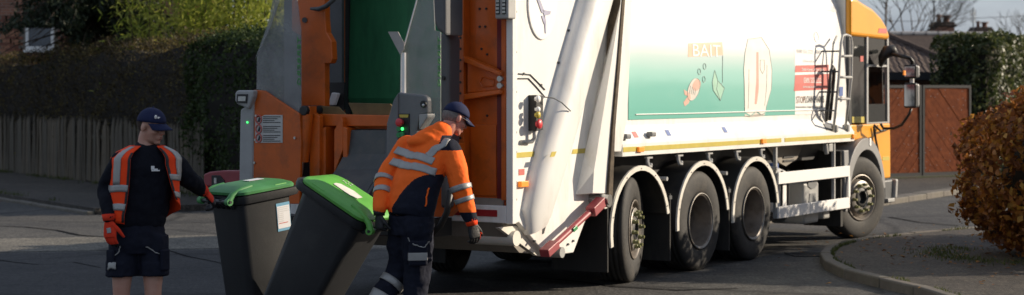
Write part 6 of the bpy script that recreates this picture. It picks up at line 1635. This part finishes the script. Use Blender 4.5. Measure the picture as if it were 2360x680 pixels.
# gloves
g1 = hand('glove', Rw + Vector((.004, -.008, -.035)), (.10, -.10, -1), (-.25, -.95, .1), (1, -.2, 0), 'glove_red', 'glove_black', w1, 20, 1.08, 30)
tg1 = tree_of(g1); ribbon('glove_logo', tg1, [Rw + Vector((.0, -.06, -.075)), Rw + Vector((.006, -.06, -.11))], .03, 'grey_light', g1, .003, 6)
obj('glove_cuff', B().tube([Rw + Vector((.0, .0, .015)), Rw + Vector((.003, -.006, -.03))], [.050, .041], 14), 'glove_red', g1, smooth='all')
g2 = hand('glove', Lw + Vector((.018, .035, -.012)), (.45, .50, -.62), (.15, -.45, .85), (-.6, .6, .2), 'glove_red', 'glove_black', w1, 42, 1.2, 25, knuckle=.07)
obj('glove_cuff', B().tube([Lw + Vector((-.004, -.01, .01)), Lw + Vector((.018, .03, -.014))], [.050, .041], 14), 'glove_red', g2, smooth='all')
for p_ in (Ra, La):
    obj('sock', B().tube([p_ + Vector((0, 0, .16)), p_ + Vector((0, 0, .0))], [.052, .050], 14), 'glove_black', w1, smooth='all')
    b = B(); b.tube([p_ + Vector((0, 0, .10)), p_ + Vector((0, 0, -.02))], [.058, .058], 14); limb(b, [p_ + Vector((0, .05, -.045)), p_ + Vector((.03, -.07, -.045)), p_ + Vector((.05, -.17, -.055))], [.044, .046, .034])
    union('boot', b, 'boot', w1, .008, 3)

# ---------------------------------------------------------------- right-hand worker
PY2 = 14.0; PX2 = (960 - CX) / FPX * PY2
w2 = empty('person', (PX2, PY2, 0)); tag(w2, 'worker in orange hooded jacket, navy cap and trousers pulling the tilted bin', 'person', 'refuse workers')
r2 = Vector((.8, -.6, 0)); f2 = Vector((.6, .8, 0))
SC = FPX / PY2
def q2(px, py, y=0.0):
    k = PY2 + y; return Vector(((px - CX) / FPX * k - PX2, y, CH - (py - YH) / FPX * k))
Rs, Re, Rw = q2(1034, 346, .10), q2(1060, 428, .0), q2(1084, 503, -.02)
Ls, Le, Lw = q2(938, 338, .32), q2(889, 412, .20), q2(874, 482, .0)
hd2 = q2(1050, 272, .30)
b, H2, mm2 = head(w2, 'body', hd2, (.80, .42, -.42), (.25, .15, 1), 'skin_red', q2(1008, 322, .24), .062)
def t2(px, py, y, a_, d_, tiltx=.0): 
    c = q2(px, py, y); up_ = Vector((.16, .20, .62)).normalized(); fw = (f2 - up_ * f2.dot(up_)).normalized(); return (c, r2 * a_, fw * d_)
rows2 = [t2(945, 506, .02, .175, .14), t2(946, 492, .02, .190, .150), t2(952, 460, .04, .195, .150), t2(962, 420, .08, .198, .150), t2(975, 385, .14, .205, .145), t2(988, 355, .19, .210, .140), t2(996, 335, .215, .195, .125), t2(1003, 320, .235, .14, .10), t2(1010, 308, .25, .085, .085)]
b.rings(ringset([(c, a_ * .82, d_ * .82) for c, a_, d_ in rows2]))
limb(b, [Rs, Re, Rw], [.054, .044, .031]); limb(b, [Ls, Le, Lw], [.054, .044, .031])
Rh, Rk, Ra = q2(962, 512, -.02), q2(962, 628, .03), q2(950, 775, .0)
Lh, Lk, La = q2(930, 512, .10), q2(921, 622, .16), q2(862, 715, .06)
limb(b, [Rh, Rk, Ra], [.09, .062, .042]); limb(b, [Lh, Lk, La], [.09, .062, .042])
body2 = union('body', b, 'skin_red', w2, .0065, 3)
face_parts(body2, H2, mm2, 1, 'hair_grey')
obj('hair', B().ball(H2(-.034, 0, .008), (.082, .0795, .078), 12, mm2), 'hair_grey', body2, smooth='all')
cap(w2, H2, 'navy_cap')
# spectacles
gls = obj('spectacles', B().tube([H2(.0, -.083, .006), H2(.05, -.080, .008), H2(.097, -.066, .004)], .0028, 6).tube([H2(.0, .083, .006), H2(.05, .080, .008), H2(.097, .066, .004)], .0028, 6).tube([H2(.104, -.010, .008), H2(.104, .010, .008)], .0025, 6), 'black', w2)
for s_ in (-1, 1):
    lp = [H2(.100 - .003 * abs(math.cos(t)), s_ * .036 + .027 * math.cos(t), .002 + .018 * math.sin(t)) for t in (2 * math.pi * k / 14 for k in range(15))]
    obj('spectacle_rim', B().tube(lp, .0025, 5, cap=False), 'black', gls); obj('lens', B().face(lp[:-1]), 'cab_glass', gls)
# jacket with hood
b = B(); b.rings(ringset(dense(rows2, 3)))
rP, rR = [Rs, Rs.lerp(Re, .5) + Vector((.01, -.01, 0)), Re, Re.lerp(Rw, .5), Rw], [.096, .090, .082, .072, .056]
lP, lR = [Ls, Ls.lerp(Le, .5), Le, Le.lerp(Lw, .5), Lw], [.092, .086, .080, .070, .054]
limb(b, rP, rR); limb(b, lP, lR)
for px, py, y, rx in ((974, 326, .18, (.13, .11, .06)), (988, 318, .19, (.12, .11, .068)), (1002, 311, .20, (.105, .10, .078)), (1016, 306, .215, (.085, .095, .092))):
    b.ball(q2(px, py, y), rx, 10)
jk = union('jacket', b, None, w2, .008, 8, .016, .10)
zs = lambda py: CH - (py - YH) / SC
def cloth(c, n_):
    r_ = c.x * .8 - c.y * .6           # across the back
    nearR = min((c - Re).length, (c - Rs.lerp(Re, .55)).length, (c - Rw).length)
    if c.z < zs(489): return 1
    if (c - Rw).length < .045 or (c - Lw).length < .045: return 1
    dR = min((c - Rs.lerp(Re, t)).length for t in (0, .25, .5, .75, 1)); dA = min(dR, min((c - Re.lerp(Rw, t)).length for t in (.3, .6, 1)))
    dL = min(min((c - Ls.lerp(Le, t)).length for t in (0, .3, .6, 1)), min((c - Le.lerp(Lw, t)).length for t in (.3, .6, 1)))
    # navy yoke on the right shoulder
    if c.x > q2(1012, 0).x + (c.z - zs(330)) * .25 and zs(347) < c.z < zs(313) and c.y < .22 and (c - Rs).length < .16: return 1
    if dA < .105 or dL < .10: return 0
    # navy side panel with curved top
    u_ = (r_ - (-.13)) / .26
    if u_ > 0 and c.z < zs(480) + (zs(402) - zs(480)) * math.sin(min(1, u_) * math.pi / 2): return 1
    return 0
paint(jk, ['hivis', 'navy'], cloth)
t2r = tree_of(jk)
def backline(pys, off=-.2):
    return [q2(px, py, y) for px, py, y in pys]
ribbon('reflective_band', t2r, [q2(906, 338, .18), q2(922, 341, .06), q2(940, 346, .02), q2(968, 356, -.02), q2(1000, 371, -.05)], .064, 'tape', jk, .006, 30)
ribbon('reflective_band', t2r, [q2(900, 368, .16), q2(918, 371, .03), q2(940, 376, -.02), q2(972, 386, -.06), q2(1010, 398, -.08)], .064, 'tape', jk, .006, 30)
ribbon('reflective_strap', t2r, [q2(985, 356, -.02), q2(1002, 338, -.02), q2(1016, 322, .0), q2(1030, 312, .06)], .06, 'tape', jk, .006, 24)
if 0: ribbon('reflective_strap', t2r, [q2(921, 336, .06), q2(928, 320, .1), q2(940, 306, .14)], .045, 'tape', jk, .006, 24)
ribbon('pocket_zip', t2r, [q2(1000, 432, -.2), q2(997, 450, -.2), q2(993, 478, -.2)], .012, 'hivis', jk, .006, 14)
if 0: ribbon('side_piping', t2r, [q2(1010, 415, -.2), q2(1020, 440, -.18), q2(1014, 470, -.16), q2(1004, 492, -.14)], .012, 'hivis', jk, .005, 20)
for t0, t1_ in ((.50, .575), (.69, .765)): band('reflective_band', rP, rR, t0, t1_, 'tape', jk, .007)
for t0, t1_ in ((.50, .575), (.70, .775)): band('reflective_band', lP, lR, t0, t1_, 'tape', jk, .007)
if 0: obj('hood_edge', B().tube([q2(1034, 268, .24), q2(1040, 285, .16), q2(1040, 305, .13), q2(1036, 325, .12)], [.014, .018, .018, .014], 8), 'hivis', jk, smooth='all')
# trousers
b = B()
b.rings(ringset([(q2(944, 540, .05), r2 * .165, f2 * .135), (q2(944, 515, .04), r2 * .178, f2 * .14), (q2(945, 495, .03), r2 * .165, f2 * .13)]))
rT, rTr = [Rh, Rh.lerp(Rk, .45), Rk, Rk.lerp(Ra, .5), Ra], [.128, .122, .102, .098, .086]
lT, lTr = [Lh, Lh.lerp(Lk, .45), Lk, Lk.lerp(La, .5), La], [.122, .115, .098, .092, .082]
limb(b, rT, rTr, 18); limb(b, lT, lTr, 18)
tr2 = union('trousers', b, 'navy', w2, .010, 3, .034, .09)
tt2 = tree_of(tr2)
obj('reflective_patch', B().box(-.078, .07, -.016, .02, -.068, -.008, Matrix.Translation(q2(964, 580, -.125)) @ Matrix.Rotation(R(12), 4, 'Z')), 'tape', tr2, bevel=.004)
obj('cargo_pocket', B().box(-.072, .072, -.008, .03, -.11, .085, Matrix.Translation(q2(964, 580, -.125)) @ Matrix.Rotation(R(12), 4, 'Z')), 'navy', tr2, bevel=.015)
ribbon('pocket_piping', tt2, [q2(941, 548, -.14), q2(943, 562, -.16), q2(965, 568, -.17), q2(985, 568, -.14), q2(989, 556, -.12)], .007, 'tape', tr2, .024)
for t0, t1_ in ((.64, .72), (.82, .90)): band('reflective_band', lT, lTr, t0, t1_, 'tape', tr2, .010, 20)
for t0, t1_ in ((.72, .79), (.88, .94)): band('reflective_band', rT, rTr, t0, t1_, 'tape', tr2, .010, 20)
for p_, d_ in ((Ra, Vector((.6, .8, 0))), (La, Vector((.6, .8, -.0)))):
    b = B(); b.tube([p_ + Vector((0, 0, .10)), p_ + Vector((0, 0, -.03))], [.06, .06], 14); limb(b, [p_ - d_ * .06 + Vector((0, 0, -.04)), p_ + d_ * .07 + Vector((0, 0, -.045)), p_ + d_ * .18 + Vector((0, 0, -.05))], [.046, .048, .036]); union('boot', b, 'boot', w2, .008, 3)
# gloves: one closed on the bin handle, one hanging
gl_ = hand('glove', Lw + Vector((.0, -.005, -.04)), (.02, -.10, -1), (-.75, -.6, 0), (.6, -.75, 0), 'glove_black', 'glove_black', w2, 70, 1.12, 45)
gr_ = hand('glove', Rw + Vector((.012, .0, -.04)), (.22, .05, -1), (.55, -.80, .1), (.8, .5, 0), 'glove_black', 'glove_black', w2, 32, 1.15, 15)
tgr = tree_of(gr_); ribbon('glove_edge', tgr, [Rw + Vector((.04, .04, -.05)), Rw + Vector((.065, .05, -.09)), Rw + Vector((.08, .05, -.13)), Rw + Vector((.09, .04, -.165))], .02, 'hivis_red', gr_, .004, 14)
obj('glove_cuff', B().tube([Rw + Vector((.004, 0, -.005)), Rw + Vector((.014, 0, -.055))], [.050, .043], 14), 'hivis_red', gr_, smooth='all')
obj('glove_cuff', B().tube([Lw + Vector((0, -.0, -.0)), Lw + Vector((0, -.006, -.05))], [.049, .043], 14), 'glove_black', gl_, smooth='all')
